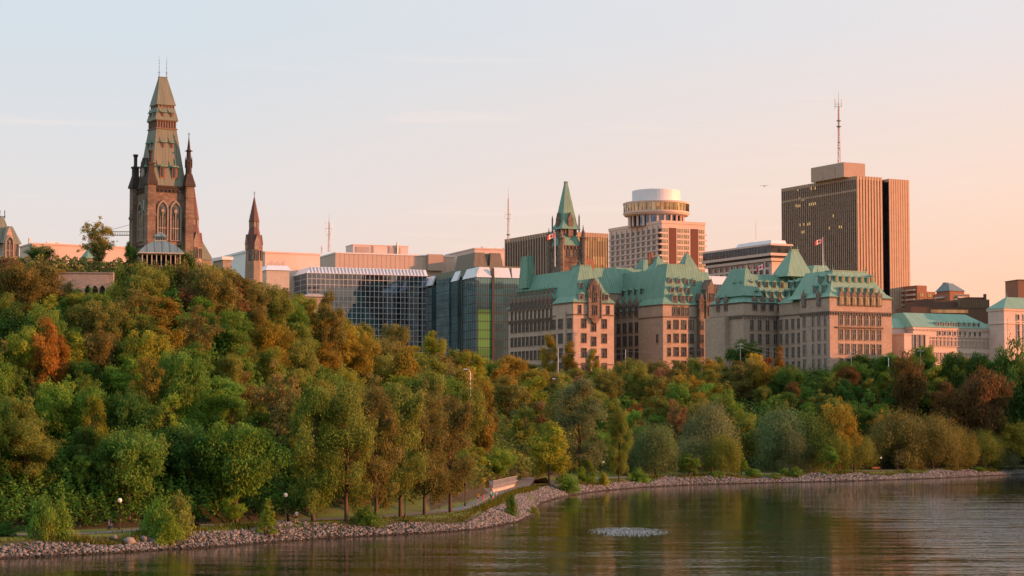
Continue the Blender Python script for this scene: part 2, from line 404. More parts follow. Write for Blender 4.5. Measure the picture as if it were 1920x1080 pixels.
seg = np.hypot(np.diff(shx), np.diff(shd)); sel = (shk[:-1] > -500) & (shk[:-1] < 2600)
pr = seg * sel / np.sum(seg * sel); NR = 56000
i0 = RNG.choice(len(seg), NR, p=pr); tq = RNG.uniform(0, 1, NR)
sx = shx[i0] + tq * (shx[i0 + 1] - shx[i0]); sy = shd[i0] + tq * (shd[i0 + 1] - shd[i0])
nxn = -(shd[i0 + 1] - shd[i0]) / seg[i0]; nyn = (shx[i0 + 1] - shx[i0]) / seg[i0]
wob = 3.9 + 1.3 * np.sin(sx * .15) + .9 * np.sin(sx * .43 + 1)
dd = RNG.uniform(-.5, 1, NR) ** 1 * wob; dd = np.where(dd < -.7, -.5, dd)
sx = sx + nxn * dd; sy = sy + nyn * dd
sz = H(sx, sy) + .08
m, t, out = nt('riprap_stone'); n = N(t); tc = n('TexCoord'); f = n.noise(tc.outputs['Object'], 1.3, 4, .7); at = n('Attribute', _attribute_name='tint')
c = n.mix(at.outputs['Fac'], (.06, .062, .06), (.25, .25, .245)); c = n.mix(n.ramp(f, [(.4, 0), (.8, .7)]), c, (.12, .105, .09))
zz = n('SeparateXYZ', Vector=tc.outputs['Object']); c = n.mix(n.ramp(zz.outputs[2], [(.12, 1), (.32, 0)]), c, (.035, .03, .02))
bsdf(n, out, c, .9, 0, bump=f, bs=.5, bd=.1); RIP = m
V, Fr, at_ = rocks(sx, sy, sz, (.11 + .32 * RNG.uniform(0, 1, NR) ** 2.4) * (1 + .3 * (sy > 450)))
o = put('riprap_stones', npmesh('riprap_stones', V, Fr, m, at_)); tag(o, 'bank of grey broken stones at the waterline', 'stone bank', None, 'stuff')
# the few big blocks beside the path
for px, py, sx_, lab in ((214, 1010, .9, 'pale square stone block on the bank below the two walkers'), (242, 1010, 1.1, 'brown slab of rock leaning on the bank below the lamp'), (268, 1008, .9, 'low dark boulder half hidden by the bank shrubs')):
    x, y = gp(px, py, 1.6)
    V, Fr, q = rocks(np.array([x]), np.array([y]), np.array([float(H(x, y)) + .3]), np.array([sx_]), .45)
    o = put('boulder', npmesh('boulder', V, Fr, RIP, q)); tag(o, lab, 'boulder')

# bubbling patch in the river
nx_, ny_ = 150, 150; x0, y0 = gp(1178, 997, 0)
gx, gy = np.meshgrid(np.linspace(-7.5, 7.5, nx_), np.linspace(-16, 16, ny_), indexing='ij')
r = np.hypot(gx / 7.5, gy / 16); amp = np.clip(1 - r, 0, 1) ** .7
gz = .006 + amp * .075 * RNG.normal(0, 1, gx.shape)
V = np.stack([gx + x0, gy + y0, gz], -1).reshape(-1, 3); ii, jj = np.meshgrid(np.arange(nx_ - 1), np.arange(ny_ - 1), indexing='ij')
keep = (r[:-1, :-1] < .98) & ((amp[:-1, :-1] * 1.1 > RNG.uniform(.22, 1.35, (nx_ - 1, ny_ - 1))))
a = ii * ny_ + jj; Fq = np.stack([a, a + ny_, a + ny_ + 1, a + 1], -1)[keep]
m, t, out = nt('foam_water'); n = N(t); bsdf(n, out, (.10, .10, .09), .08, spec=.6)
o = put('bubbling_water', npmesh('bubbling_water', V, Fq, m)); tag(o, 'oval patch of pale bubbling water out on the river', 'water patch', None, 'stuff')
# ------------------------------------------------------------------ trees
def leaf_cloud(lobes, nleaf, size, spread=.8, droop=0.0, aspect=.6, seed=0, fill=.35, up=.25):
    "lobes (n,4) centre+radius -> small leaf clumps on every lobe's shell"
    r = np.random.default_rng(seed); n_ = len(lobes)
    w = lobes[:, 3] ** 2; cnt = np.maximum((w / w.sum() * nleaf).astype(int), 8); li = np.repeat(np.arange(n_), cnt); m_ = len(li)
    d = r.normal(size=(m_, 3)); d /= np.linalg.norm(d, axis=1)[:, None]
    lump = 1 + .3 * np.sin(d[:, 0] * 5 + li) * np.sin(d[:, 1] * 5 + li * 1.7) + .15 * np.sin(d[:, 2] * 9 + li)
    rr = lobes[li, 3] * (1 - fill * r.random(m_) ** 1.6 + .25 * np.abs(r.normal(size=m_)) ** 2 * .6) * lump
    p = lobes[li, :3] + d * rr[:, None] * np.array([1, 1, .85])
    p[:, 2] -= droop * r.random(m_) * lobes[li, 3]
    nrm = d + np.array([0, 0, up]) + spread * r.normal(size=(m_, 3)); nrm /= np.linalg.norm(nrm, axis=1)[:, None]
    t1 = r.normal(size=(m_, 3)) * (1, 1, 1 - .6 * (droop > 0)) + (np.array([0, 0, -2.0]) if droop > 0 else 0)
    t1 -= (t1 * nrm).sum(1)[:, None] * nrm; t1 /= np.linalg.norm(t1, axis=1)[:, None]; t2 = np.cross(nrm, t1)
    s = size * r.uniform(.55, 1.35, m_)[:, None]
    V = np.stack([p - t1 * s, p - t2 * s * aspect, p + t1 * s, p + t2 * s * aspect], 1).reshape(-1, 3)
    Fq = np.arange(m_ * 4).reshape(-1, 4)
    lt = r.uniform(0, 1, n_); tint = np.clip(.5 * lt[li] + .5 * r.random(m_), 0, 1)
    return V, Fq, tint
def lobeset(kind, h, R, seed):
    r = np.random.default_rng(seed + 100); L = []
    if kind == 'round':
        for i in range(62):
            d = r.normal(size=3); d /= np.linalg.norm(d); d[2] = d[2] * .9 + .1; f = r.uniform(.35, .92)
            L.append((d[0] * R * f, d[1] * R * f, h * .6 + d[2] * h * .36 * f / .8, R * r.uniform(.11, .29)))
    elif kind == 'oval':
        for i in range(36):
            z = r.uniform(.22, .95); a = r.uniform(0, 2 * PI); e = math.sin(PI * ((z - .12) / .95) ** .8) ** .7; f = r.uniform(.35, .8)
            L.append((math.cos(a) * R * e * f, math.sin(a) * R * e * f, z * h, R * r.uniform(.2, .36) * (.5 + .5 * e)))
    elif kind == 'poplar':
        for i in range(60):
            z = r.uniform(.18, .97); a = r.uniform(0, 2 * PI); e = min(1, (1.03 - z) * 2.6) ** .6 * min(1, .6 + z); f = r.uniform(.3, .85)
            L.append((math.cos(a) * R * e * f, math.sin(a) * R * e * f, z * h, R * r.uniform(.15, .28)))
    elif kind == 'willow':
        for i in range(26):
            d = r.normal(size=3); d /= np.linalg.norm(d); d[2] = abs(d[2]) * .95 - .25; f = r.uniform(.5, .78)
            L.append((d[0] * R * f, d[1] * R * f, h * .5 + d[2] * h * .5 * f / .75, R * r.uniform(.24, .38)))
        for i in range(14):
            a = r.uniform(0, 2 * PI); L.append((math.cos(a) * R * .7, math.sin(a) * R * .7, h * r.uniform(.16, .4), R * r.uniform(.18, .28)))
    elif kind == 'cone':
        for i in range(90):
            z = r.uniform(.1, .97); a = r.uniform(0, 2 * PI); e = (1.02 - z) ** .8
            L.append((math.cos(a) * R * e * .75, math.sin(a) * R * e * .75, z * h, R * r.uniform(.12, .24) * (.35 + .6 * e)))
    elif kind == 'sparse':
        for i in range(46):
            d = r.normal(size=3); d /= np.linalg.norm(d); f = r.uniform(.3, .95)
            L.append((d[0] * R * f, d[1] * R * f, h * .6 + d[2] * h * .38 * f, R * r.uniform(.10, .2)))
    elif kind == 'shrub':
        for i in range(24):
            a = r.uniform(0, 2 * PI); f = r.uniform(0, .75) ; z = r.uniform(.1, .85) * (1 - .55 * f)
            L.append((math.cos(a) * R * f, math.sin(a) * R * f, z * h, R * r.uniform(.16, .34)))
    return np.array(L)
_lobeset = lobeset
def lobeset(kind, h, R, seed):
    L = _lobeset(kind, h, R, seed)
    if kind == 'willow': return L
    r = np.random.default_rng(seed + 5); c = L[:, :3].mean(0); k = max(5, len(L) // 4); i = r.choice(len(L), k)
    E = L[i].copy(); E[:, :3] = c + (E[:, :3] - c) * r.uniform(1.12, 1.4, (k, 1)); E[:, 3] *= r.uniform(.35, .65, k); E[:, 2] = np.maximum(E[:, 2], h * .1)
    return np.concatenate([L, E])
def trunk_mesh(kind, h, R, L, seed, mat):
    r = random.Random(seed); mb = MB(); base = {'poplar': .34, 'willow': .42, 'cone': .16, 'shrub': .07, 'sparse': .2}.get(kind, .24)
    top = .9 if kind in ('cone', 'poplar') else .68; n_ = 7; pts = []; rs = []; x = y = 0
    for i in range(n_):
        f = i / (n_ - 1); pts.append((x, y, -.8 + (h * top + .8) * f)); rs.append(base * (1.25 if i == 0 else (1 - .85 * f)))
        x += r.uniform(-1, 1) * h * .012; y += r.uniform(-1, 1) * h * .012
    mb.tube(pts, rs, 7)
    idx = list(range(len(L))); r.shuffle(idx)
    for i in idx[:{'shrub': 7, 'sparse': 26, 'poplar': 20, 'cone': 10}.get(kind, 13)]:
        c = Vector(L[i][:3]); z0 = max(h * .12, min(c.z * .62, h * top * .9)); f = (z0 + .8) / (h * top + .8); k = f * (n_ - 1); j = int(k); q = k - j
        a = Vector(pts[j]).lerp(Vector(pts[min(j + 1, n_ - 1)]), q); mid = a.lerp(c, .5) + Vector((r.uniform(-.3, .3), r.uniform(-.3, .3), r.uniform(.1, .5)))
        rb = base * (1 - .8 * f) * .5; mb.tube([a, mid, c], [rb, rb * .6, rb * .2], 5)
        if kind in ('sparse', 'poplar'):
            for _ in range(2):
                e = c + Vector((r.uniform(-1, 1), r.uniform(-1, 1), r.uniform(0, 1))) * R * .25; mb.tube([mid.lerp(c, .5), e], [rb * .35, rb * .1], 4)
    return mb.mesh('trunk', MAT[mat], smooth=True)
SPEC = {  # kind: (height, radius, leaves, leaf size, droop, aspect, variants, spread)
    'round': (10, 4.3, 17000, .15, .15, .55, 4, 1.0), 'oval': (11, 3.3, 14000, .145, .1, .55, 3, 1.0), 'poplar': (20, 5.6, 27000, .17, .5, .5, 3, .9),
    'willow': (15, 7.5, 30000, .20, 1.0, .34, 3, .7), 'cone': (9, 2.6, 9500, .13, 0, .5, 2, .8), 'sparse': (10, 3.6, 5200, .125, 0, .6, 3, 1.0),
    'shrub': (3, 2.3, 4500, .10, 0, .6, 3, .9)}
PROTO = {}
for kind, (h, R, nl, sz_, dr, asp, nv, spr) in SPEC.items():
    PROTO[kind] = []
    for v in range(nv):
        sd = hash_ = sum(map(ord, kind)) * 7 + v * 31; L = lobeset(kind, h, R, sd)
        Vv, Ff, tt_ = leaf_cloud(L, nl, sz_, spr, dr, asp, sd, fill=.9 if kind == 'sparse' else .4)
        cm = npmesh('crown', Vv, Ff, MAT['leaves_willow' if kind == 'willow' else 'leaves'], tt_)
        PROTO[kind].append((cm, trunk_mesh(kind, h, R, L, sd, 'bark_red' if kind in ('poplar', 'sparse') else 'bark')))
NAME = {'round': 'round_tree', 'oval': 'upright_tree', 'poplar': 'poplar_tree', 'willow': 'willow_tree', 'cone': 'conical_tree', 'sparse': 'thin_leaved_tree', 'shrub': 'shrub'}
TREES = []
COL = {'deep green': (.050, .130, .030), 'green': (.096, .205, .038), 'bright green': (.15, .27, .040), 'olive': (.145, .195, .042), 'brown olive': (.155, .155, .045),
       'golden': (.23, .195, .035), 'yellow green': (.20, .25, .036), 'orange': (.23, .135, .03), 'russet': (.115, .085, .034), 'grey green': (.12, .165, .070), 'yellow': (.30, .27, .04), 'red': (.23, .105, .035), 'brown': (.17, .125, .060)}
COL = {k: tuple(q * 1.3 for q in v) for k, v in COL.items()}
def add_tree(px, D, kind, col, top=None, h=None, width=None, hand=False):
    x = (px - 960) / F * D; z = float(H(x, D)); H0, R0 = SPEC[kind][:2]
    if top is not None: h = zp(top, D) - z
    if h < .8: return None
    s = h / H0; w = s if width is None else width / (2 * R0) * D / F
    w = max(.6 * s, min(w, 1.7 * s)) if kind != 'shrub' else max(.5 * s, min(w, 2.2 * s))
    c = COL[col]; j = random.uniform(.85, 1.18); cm, tm = random.choice(PROTO[kind])
    root = put(NAME[kind], None, None, (x, D, z - .1), random.uniform(0, 2 * PI), (w, w, s))
    cr = put('crown', cm, root); cr.color = (*[q * j * random.uniform(.92, 1.08) for q in c], 1)
    put('trunk', tm, root)
    TREES.append(dict(o=root, px=px, D=D, x=x, z=z, h=h, w=w * R0, kind=kind, col=col, top=proj(x, D, z + h)[1], hand=hand,
                      base=proj(x, D, z)[1], wpx=2 * w * R0 * F / D)); return root
HAND = [  # px, distance, kind, colour, top py, width px
    (590, 304, 'poplar', 'olive', 722, 120), (652, 306, 'poplar', 'olive', 714, 125), (705, 313, 'poplar', 'brown olive', 722, 115), (752, 318, 'poplar', 'olive', 716, 115),
    (797, 326, 'poplar', 'brown olive', 726, 110), (845, 336, 'poplar', 'brown olive', 738, 105),
    (55, 283, 'poplar', 'olive', 782, 150), (245, 288, 'round', 'green', 800, 150), (445, 299, 'round', 'green', 785, 165), (355, 300, 'round', 'deep green', 790, 130),
    (80, 262, 'shrub', 'green', 918, 70), (118, 265, 'shrub', 'bright green', 925, 66), (300, 274, 'shrub', 'green', 922, 70), (335, 276, 'shrub', 'olive', 915, 70), (320, 272, 'shrub', 'bright green', 950, 60), (505, 289, 'cone', 'bright green', 932, 50), (440, 296, 'oval', 'bright green', 925, 45),
    (690, 307, 'shrub', 'green', 942, 66), (15, 264, 'shrub', 'deep green', 975, 70), (748, 311, 'shrub', 'green', 972, 36), (455, 289, 'shrub', 'green', 980, 40), (960, 352, 'shrub', 'green', 918, 34),
    (1000, 372, 'shrub', 'olive', 945, 26), (84, 303, 'oval', 'orange', 592, 48), (110, 305, 'oval', 'orange', 628, 34), (283, 305, 'sparse', 'golden', 655, 90), (178, 292, 'oval', 'yellow green', 742, 42),
    (60, 296, 'cone', 'brown olive', 700, 40), (372, 325, 'sparse', 'brown olive', 560, 90), (303, 330, 'oval', 'golden', 555, 80), (520, 320, 'sparse', 'brown olive', 660, 70),
    (270, 343, 'sparse', 'golden', 510, 50), (181, 350, 'oval', 'brown olive', 440, 34), (180, 353, 'sparse', 'golden', 398, 70), (183, 351, 'sparse', 'brown olive', 416, 60), (255, 343, 'shrub', 'olive', 484, 40), (285, 343, 'shrub', 'brown olive', 485, 44), (318, 343, 'shrub', 'olive', 486, 44), (345, 344, 'shrub', 'brown olive', 482, 40), (225, 343, 'shrub', 'olive', 487, 40), (880, 440, 'round', 'olive', 724, 66), (262, 345.5, 'shrub', 'olive', 484, 46), (290, 345.5, 'shrub', 'brown olive', 483, 50), (316, 345.5, 'shrub', 'olive', 484, 46), (338, 345.5, 'shrub', 'brown olive', 483, 46), (128, 334, 'shrub', 'brown olive', 520, 46), (214, 335, 'shrub', 'yellow green', 516, 30), (905, 455, 'oval', 'golden', 716, 50), (75, 350, 'round', 'deep green', 458, 72), (242, 350, 'oval', 'green', 452, 26), (345, 350, 'round', 'deep green', 466, 44),
    (620, 440, 'oval', 'brown olive', 545, 50), (893, 436, 'oval', 'yellow green', 838, 50), (935, 446, 'round', 'bright green', 842, 60), (915, 450, 'oval', 'yellow green', 850, 40), (860, 400, 'shrub', 'green', 915, 44),
    (1028, 470, 'oval', 'yellow green', 790, 80), (1085, 500, 'poplar', 'grey green', 708, 110), (1055, 515, 'poplar', 'olive', 716, 80), (1160, 520, 'poplar', 'olive', 762, 54),
    (1100, 496, 'oval', 'bright green', 858, 34), (1062, 471, 'shrub', 'green', 880, 60), (1197, 530, 'shrub', 'green', 872, 42), (1130, 506, 'shrub', 'yellow green', 880, 26),
    (1228, 553, 'willow', 'grey green', 776, 76), (1200, 560, 'willow', 'grey green', 800, 60), (1333, 575, 'willow', 'grey green', 736, 92), (1300, 566, 'willow', 'grey green', 805, 70), (1352, 565, 'willow', 'olive', 800, 60), (1292, 553, 'oval', 'green', 850, 52),
    (1388, 569, 'cone', 'bright green', 848, 40), (1412, 568, 'shrub', 'green', 876, 44), (1345, 558, 'shrub', 'green', 880, 30), (1450, 569, 'shrub', 'green', 884, 36),
    (1465, 600, 'willow', 'grey green', 748, 96), (1520, 602, 'willow', 'olive', 762, 90), (1572, 600, 'round', 'golden', 752, 80), (1550, 596, 'willow', 'olive', 790, 80), (1600, 606, 'willow', 'olive', 800, 70), (1480, 592, 'willow', 'grey green', 800, 70), (1556, 585, 'oval', 'green', 835, 34),
    (1680, 630, 'willow', 'brown olive', 755, 100), (1745, 634, 'willow', 'brown olive', 760, 96), (1790, 640, 'willow', 'brown olive', 785, 70), (1648, 640, 'sparse', 'golden', 762, 50), (1840, 650, 'willow', 'olive', 796, 70),
    (1880, 654, 'willow', 'grey green', 812, 48), (1895, 655, 'round', 'golden', 788, 70), (1860, 662, 'round', 'golden', 790, 50), (1545, 582, 'shrub', 'bright green', 881, 26), (1470, 574, 'shrub', 'green', 874, 24), (1490, 574, 'shrub', 'green', 872, 26), (1700, 606, 'shrub', 'olive', 876, 18), (1830, 640, 'shrub', 'green', 873, 40),
    (1030, 690, 'oval', 'golden', 624, 34), (1068, 690, 'oval', 'golden', 640, 34), (1112, 688, 'oval', 'golden', 652, 22), (1418, 690, 'round', 'yellow', 660, 38), (1440, 692, 'oval', 'red', 668, 26), (1462, 695, 'oval', 'orange', 648, 20), (1395, 706, 'round', 'deep green', 640, 66),
    (1290, 650, 'round', 'golden', 700, 70), (1190, 600, 'sparse', 'red', 742, 30), (1270, 600, 'sparse', 'brown', 738, 54), (960, 640, 'round', 'golden', 665, 60), (870, 640, 'oval', 'golden', 655, 50), (815, 630, 'oval', 'yellow green', 620, 50), (740, 600, 'round', 'brown olive', 604, 56),
    (1700, 660, 'round', 'russet', 668, 66), (1790, 690, 'round', 'deep green', 655, 60), (1830, 694, 'round', 'deep green', 657, 60), (1610, 700, 'round', 'deep green', 662, 50), (1730, 705, 'round', 'green', 645, 56), (1905, 690, 'round', 'deep green', 650, 50), (1790, 655, 'round', 'russet', 722, 80), (1850, 655, 'round', 'russet', 690, 70)]
for px, D, kind, col, top, w in HAND: add_tree(px, D, kind, col, top=top, width=w * (1.28 if kind == 'willow' else 1), hand=True)
SKY = [(-300, 480), (0, 484), (100, 492), (260, 494), (400, 494), (440, 512), (480, 530), (520, 536), (560, 552), (640, 585), (680, 606), (720, 628), (770, 648), (800, 634), (850, 645), (900, 664), (950, 676), (1000, 684), (1050, 694), (1100, 686), (1150, 680), (1200, 672),
       (1250, 666), (1300, 668), (1350, 662), (1400, 668), (1450, 678), (1500, 690), (1560, 684), (1600, 674), (1650, 662), (1700, 664), (1800, 662), (1920, 664), (2300, 650)]
skx, sky_ = zip(*SKY)
LAMPS = [(225, 992), (535, 978), (921, 905), (965, 900), (872, 948), (1131, 893), (1511, 886), (1652, 882), (1776, 878), (1908, 872)]
def region_colour(px, py, r):
    def pick(*a): return r.choices([x for x, _ in a], [w for _, w in a])[0]
    if px < 560:
        if py < 555: return pick(('brown olive', 5), ('olive', 3), ('brown', 2), ('golden', 1))
        if py < 640: return pick(('olive', 3), ('brown olive', 1), ('yellow green', 3), ('green', 4), ('deep green', 1), ('golden', .6))
        if py < 720 and px > 350: return pick(('green', 4), ('olive', 3), ('brown olive', 2), ('golden', 1))
        return pick(('deep green', 4), ('green', 6), ('bright green', 4), ('olive', 1))
    if px < 960:
        if py < 740: return pick(('brown olive', 4), ('golden', 2.2), ('olive', 5), ('yellow green', 2), ('green', 1), ('brown', .6))
        return pick(('olive', 4), ('green', 3), ('brown olive', 2), ('grey green', 1), ('golden', .7))
    if px < 1460:
        if py < 720: return pick(('golden', 3.6), ('orange', .7), ('brown olive', 3), ('brown', 1), ('olive', 3), ('yellow green', 1))
        if py < 770: return pick(('olive', 4), ('golden', 1.4), ('brown', 1), ('green', 3), ('grey green', 2))
        return pick(('green', 4), ('deep green', 3), ('grey green', 2), ('olive', 2))
    if py < 760: return pick(('deep green', 4), ('green', 3), ('russet', 1.8), ('olive', 2.5), ('golden', .5), ('brown', 1))
    return pick(('deep green', 4), ('green', 2), ('brown', 1))
r3 = random.Random(5); placed = [(t['px'], t['base'], t['wpx']) for t in TREES]; tries = 0
while tries < 60000 and len(TREES) < 480:
    tries += 1
    px = r3.uniform(-130, 2060); py = r3.uniform(470, 990)
    # find the ground distance seen at this pixel
    Dl = float(Dsh(px)) + float(Wfl(px)) + 3; Dh = float(Dcr(px)) + 6
    f = r3.random(); D = Dl + (Dh - Dl) * f ** .85
    x = (px - 960) / F * D; z = float(H(x, D)); b = proj(x, D, z)[1]
    if 875 < px < 1075 and D < 505: continue
    R = r3.uniform(2.3, 4.3) * (1.0 if D < 420 else 1.25); wp = 2 * R * F / D
    if any(((px - q[0]) / (.31 * (wp + q[2]))) ** 2 + ((b - q[1]) / (.15 * (wp + q[2]))) ** 2 < 1 for q in placed): continue
    lim = float(np.interp(px, skx, sky_)) + r3.uniform(-4, 10)
    if 105 < px < 235 and D < 341: lim = max(lim, 545 + abs(px - 172) * .1 - (30 if px < 135 else 0))
    hmax = zp(lim, D) - z; h = min(R * r3.uniform(2.2, 3.3), hmax)
    if D < Dl + 12: h = min(h * 1.2, hmax)
    kind = r3.choices(['round', 'oval', 'sparse', 'cone'], [5, 4, 1.6, .5])[0]
    if h < 2.2:
        if h < 1.0: continue
        kind = 'shrub'; wp = min(wp, h * 1.6 * F / D)
    elif h < R * 1.5: wp = max(h * 1.2, 2.5) * F / D
    top_ = proj(x, D, z + h)[1]
    random.seed(tries)
    add_tree(px, D, kind, region_colour(px, top_ + 15, r3), h=h, width=wp); placed.append((px, b, wp))
print('TREES', len(TREES))

# ------------------------------------------------------------------ labels: colour, form, size and where each stands
MARKS = [(-200, 30, 'the green-roofed house'), (30, 125, 'the long pink office block'), (125, 235, 'the arched stone arcade'), (235, 350, 'the mansard tower'), (350, 440, 'the purple-roofed stair turret'), (440, 530, 'the slim red spire'),
         (530, 660, 'the gridded glass corner'), (660, 795, 'the dark gridded glass wall'), (795, 948, 'the green glass tower'), (948, 1075, 'the shaded ministry wing'), (1075, 1152, 'the pink-lit gable pavilion'),
         (1152, 1240, 'the middle ministry wing'), (1240, 1352, 'the round-topped hotel'), (1352, 1470, 'the twin-flagged chateau block'), (1470, 1560, 'the chateau pyramid roof'), (1560, 1672, 'the bronze office tower'),
         (1672, 1800, 'the long pale courthouse roof'), (1800, 2300, 'the courthouse pavilion')]
FORM = {'round': 'rounded tree', 'oval': 'upright tree', 'poplar': 'tall poplar', 'willow': 'drooping willow', 'cone': 'pointed tree', 'sparse': 'thin twiggy tree', 'shrub': 'shrub'}
ORD = ['', 'second', 'third', 'fourth', 'fifth', 'sixth', 'seventh', 'eighth', 'ninth', 'tenth']
cells = {}
for t in TREES:
    lm = next(nm for a, b, nm in MARKS if a <= t['px'] < b or nm == MARKS[-1][2])
    k = t['px']; u = (t['D'] - float(Dsh(k)) - float(Wfl(k))) / (float(Dcr(k)) - float(Dsh(k)) - float(Wfl(k)))
    if path_dist(t['x'], t['D']) < 4 or u < -.12: where = 'on the bank'
    elif u < .12: where = 'by the path'
    elif u < .42: where = 'low on the slope'
    elif u < .72: where = 'halfway up'
    elif u < .93: where = 'high on the slope'
    else: where = 'on the crest'
    t['lab'] = (t['col'], FORM[t['kind']], where, lm); cells.setdefault(t['lab'], []).append(t)
GRP = {'on the bank': 'trees and shrubs along the water bank', 'by the path': 'trees lining the foot path', 'low on the slope': 'trees on the wooded slope', 'halfway up': 'trees on the wooded slope', 'high on the slope': 'trees on the wooded slope', 'on the crest': 'trees along the crest of the hill'}
for key, ts in cells.items():
    ts.sort(key=lambda t: t['px'])
    for i, t in enumerate(ts):
        col, form, where, lm = key; lb = f"{col} {form} {where} below {lm}"
        if len(ts) > 1: lb = (f"leftmost {lb}" if i == 0 else f"{ORD[min(i, 9)]} {lb}")
        w = lb.split(); tag(t['o'], ' '.join(w), 'shrub' if t['kind'] == 'shrub' else 'tree', GRP[where])

# ------------------------------------------------------------------ undergrowth that nobody could count
def carpet(n_, k0, k1, f0, f1, size, lift, col, seed, name, label):
    r = np.random.default_rng(seed); k = r.uniform(k0, k1, n_); ds = Dsh(k) + Wfl(k); dc = Dcr(k) + 3
    D = ds + (dc - ds) * (f0 + (f1 - f0) * r.random(n_)); x = (k - 960) / F * D; z = H(x, D)
    lump = np.clip(.5 + .5 * np.sin(x * .9 + np.sin(D * .5) * 2) * np.cos(D * .8 + np.sin(x * .7) * 2) + .35 * np.sin(x * 2.3 + D * 1.9), 0, 1.4)
    top = lift * (.35 + lump); p = np.stack([x, D, z + top * r.random(n_) ** .5], 1)
    nrm = np.stack([r.normal(0, .6, n_), -.5 + r.normal(0, .5, n_), .8 + r.normal(0, .4, n_)], 1); nrm /= np.linalg.norm(nrm, axis=1)[:, None]
    t1 = r.normal(size=(n_, 3)); t1 -= (t1 * nrm).sum(1)[:, None] * nrm; t1 /= np.linalg.norm(t1, axis=1)[:, None]; t2 = np.cross(nrm, t1)
    s = size * r.uniform(.6, 1.4, n_)[:, None]
    V = np.stack([p - t1 * s, p - t2 * s * .65, p + t1 * s, p + t2 * s * .65], 1).reshape(-1, 3)
    o = put(name, npmesh(name, V, np.arange(n_ * 4).reshape(-1, 4), MAT['leaves_ground'], np.clip(lump * .55 + .45 * r.random(n_), 0, 1))); o.color = (*col, 1)
    tag(o, label, 'undergrowth', None, 'stuff')
carpet(170000, -160, 620, .0, .74, .22, 3.2, (.07, .175, .03), 1, 'hillside_undergrowth', 'green undergrowth and vines between the hillside trees')
carpet(50000, -160, 620, .70, 1.0, .2, 1.3, (.16, .165, .045), 7, 'hilltop_undergrowth', 'brown and olive scrub along the top of the hill')
carpet(130000, 560, 1250, .02, 1.0, .34, 3.2, (.125, .16, .034), 2, 'slope_undergrowth', 'olive undergrowth between the trees below the glass towers')
carpet(110000, 1150, 2080, .0, 1.0, .36, 3.4, (.07, .13, .03), 3, 'wood_undergrowth', 'dark green undergrowth below the chateau and courthouse')
# tall grass and weeds at the top of the stones
def weeds(n_, seed):
    r = np.random.default_rng(seed); i = r.choice(len(seg), n_, p=pr); t_ = r.random(n_)
    x = shx[i] + t_ * (shx[i + 1] - shx[i]); y = shd[i] + t_ * (shd[i + 1] - shd[i])
    nx2 = -(shd[i + 1] - shd[i]) / seg[i]; ny2 = (shx[i + 1] - shx[i]) / seg[i]
    patch = np.sin(x * .33) + np.sin(x * .13 + 1) + .8 * np.sin(x * .9)
    d = 4.6 + 1.3 * np.sin(x * .15) + .9 * np.sin(x * .43 + 1) + r.gamma(1.2, 1.1, n_) - .8 * (patch > .6)
    x = x + nx2 * d; y = y + ny2 * d; z = H(x, y); pd = np.array([path_dist(a, b) for a, b in zip(x, y)]); ok = pd > 2.3
    x, y, z, patch = x[ok], y[ok], z[ok], patch[ok]; m_ = len(x)
    h = np.clip(.22 + .28 * patch, .16, .9) * r.uniform(.5, 1.5, m_); a = r.uniform(0, 2 * PI, m_); w = r.uniform(.05, .14, m_)
    p = np.stack([x, y, z], 1); e = np.stack([np.cos(a), np.sin(a), 0 * a], 1) * w[:, None]; le = np.stack([r.normal(0, .3, m_), r.normal(0, .3, m_), 1 + 0 * a], 1) * h[:, None]
    V = np.stack([p - e, p + e, p + le], 1).reshape(-1, 3)
    o = put('bank_grass', npmesh('bank_grass', V, np.arange(m_ * 3).reshape(-1, 3), MAT['leaves_ground'], r.random(m_))); o.color = (.10, .12, .02, 1)
    tag(o, 'tall grass and weeds along the top of the stone bank', 'grass', None, 'stuff')
weeds(26000, 4)
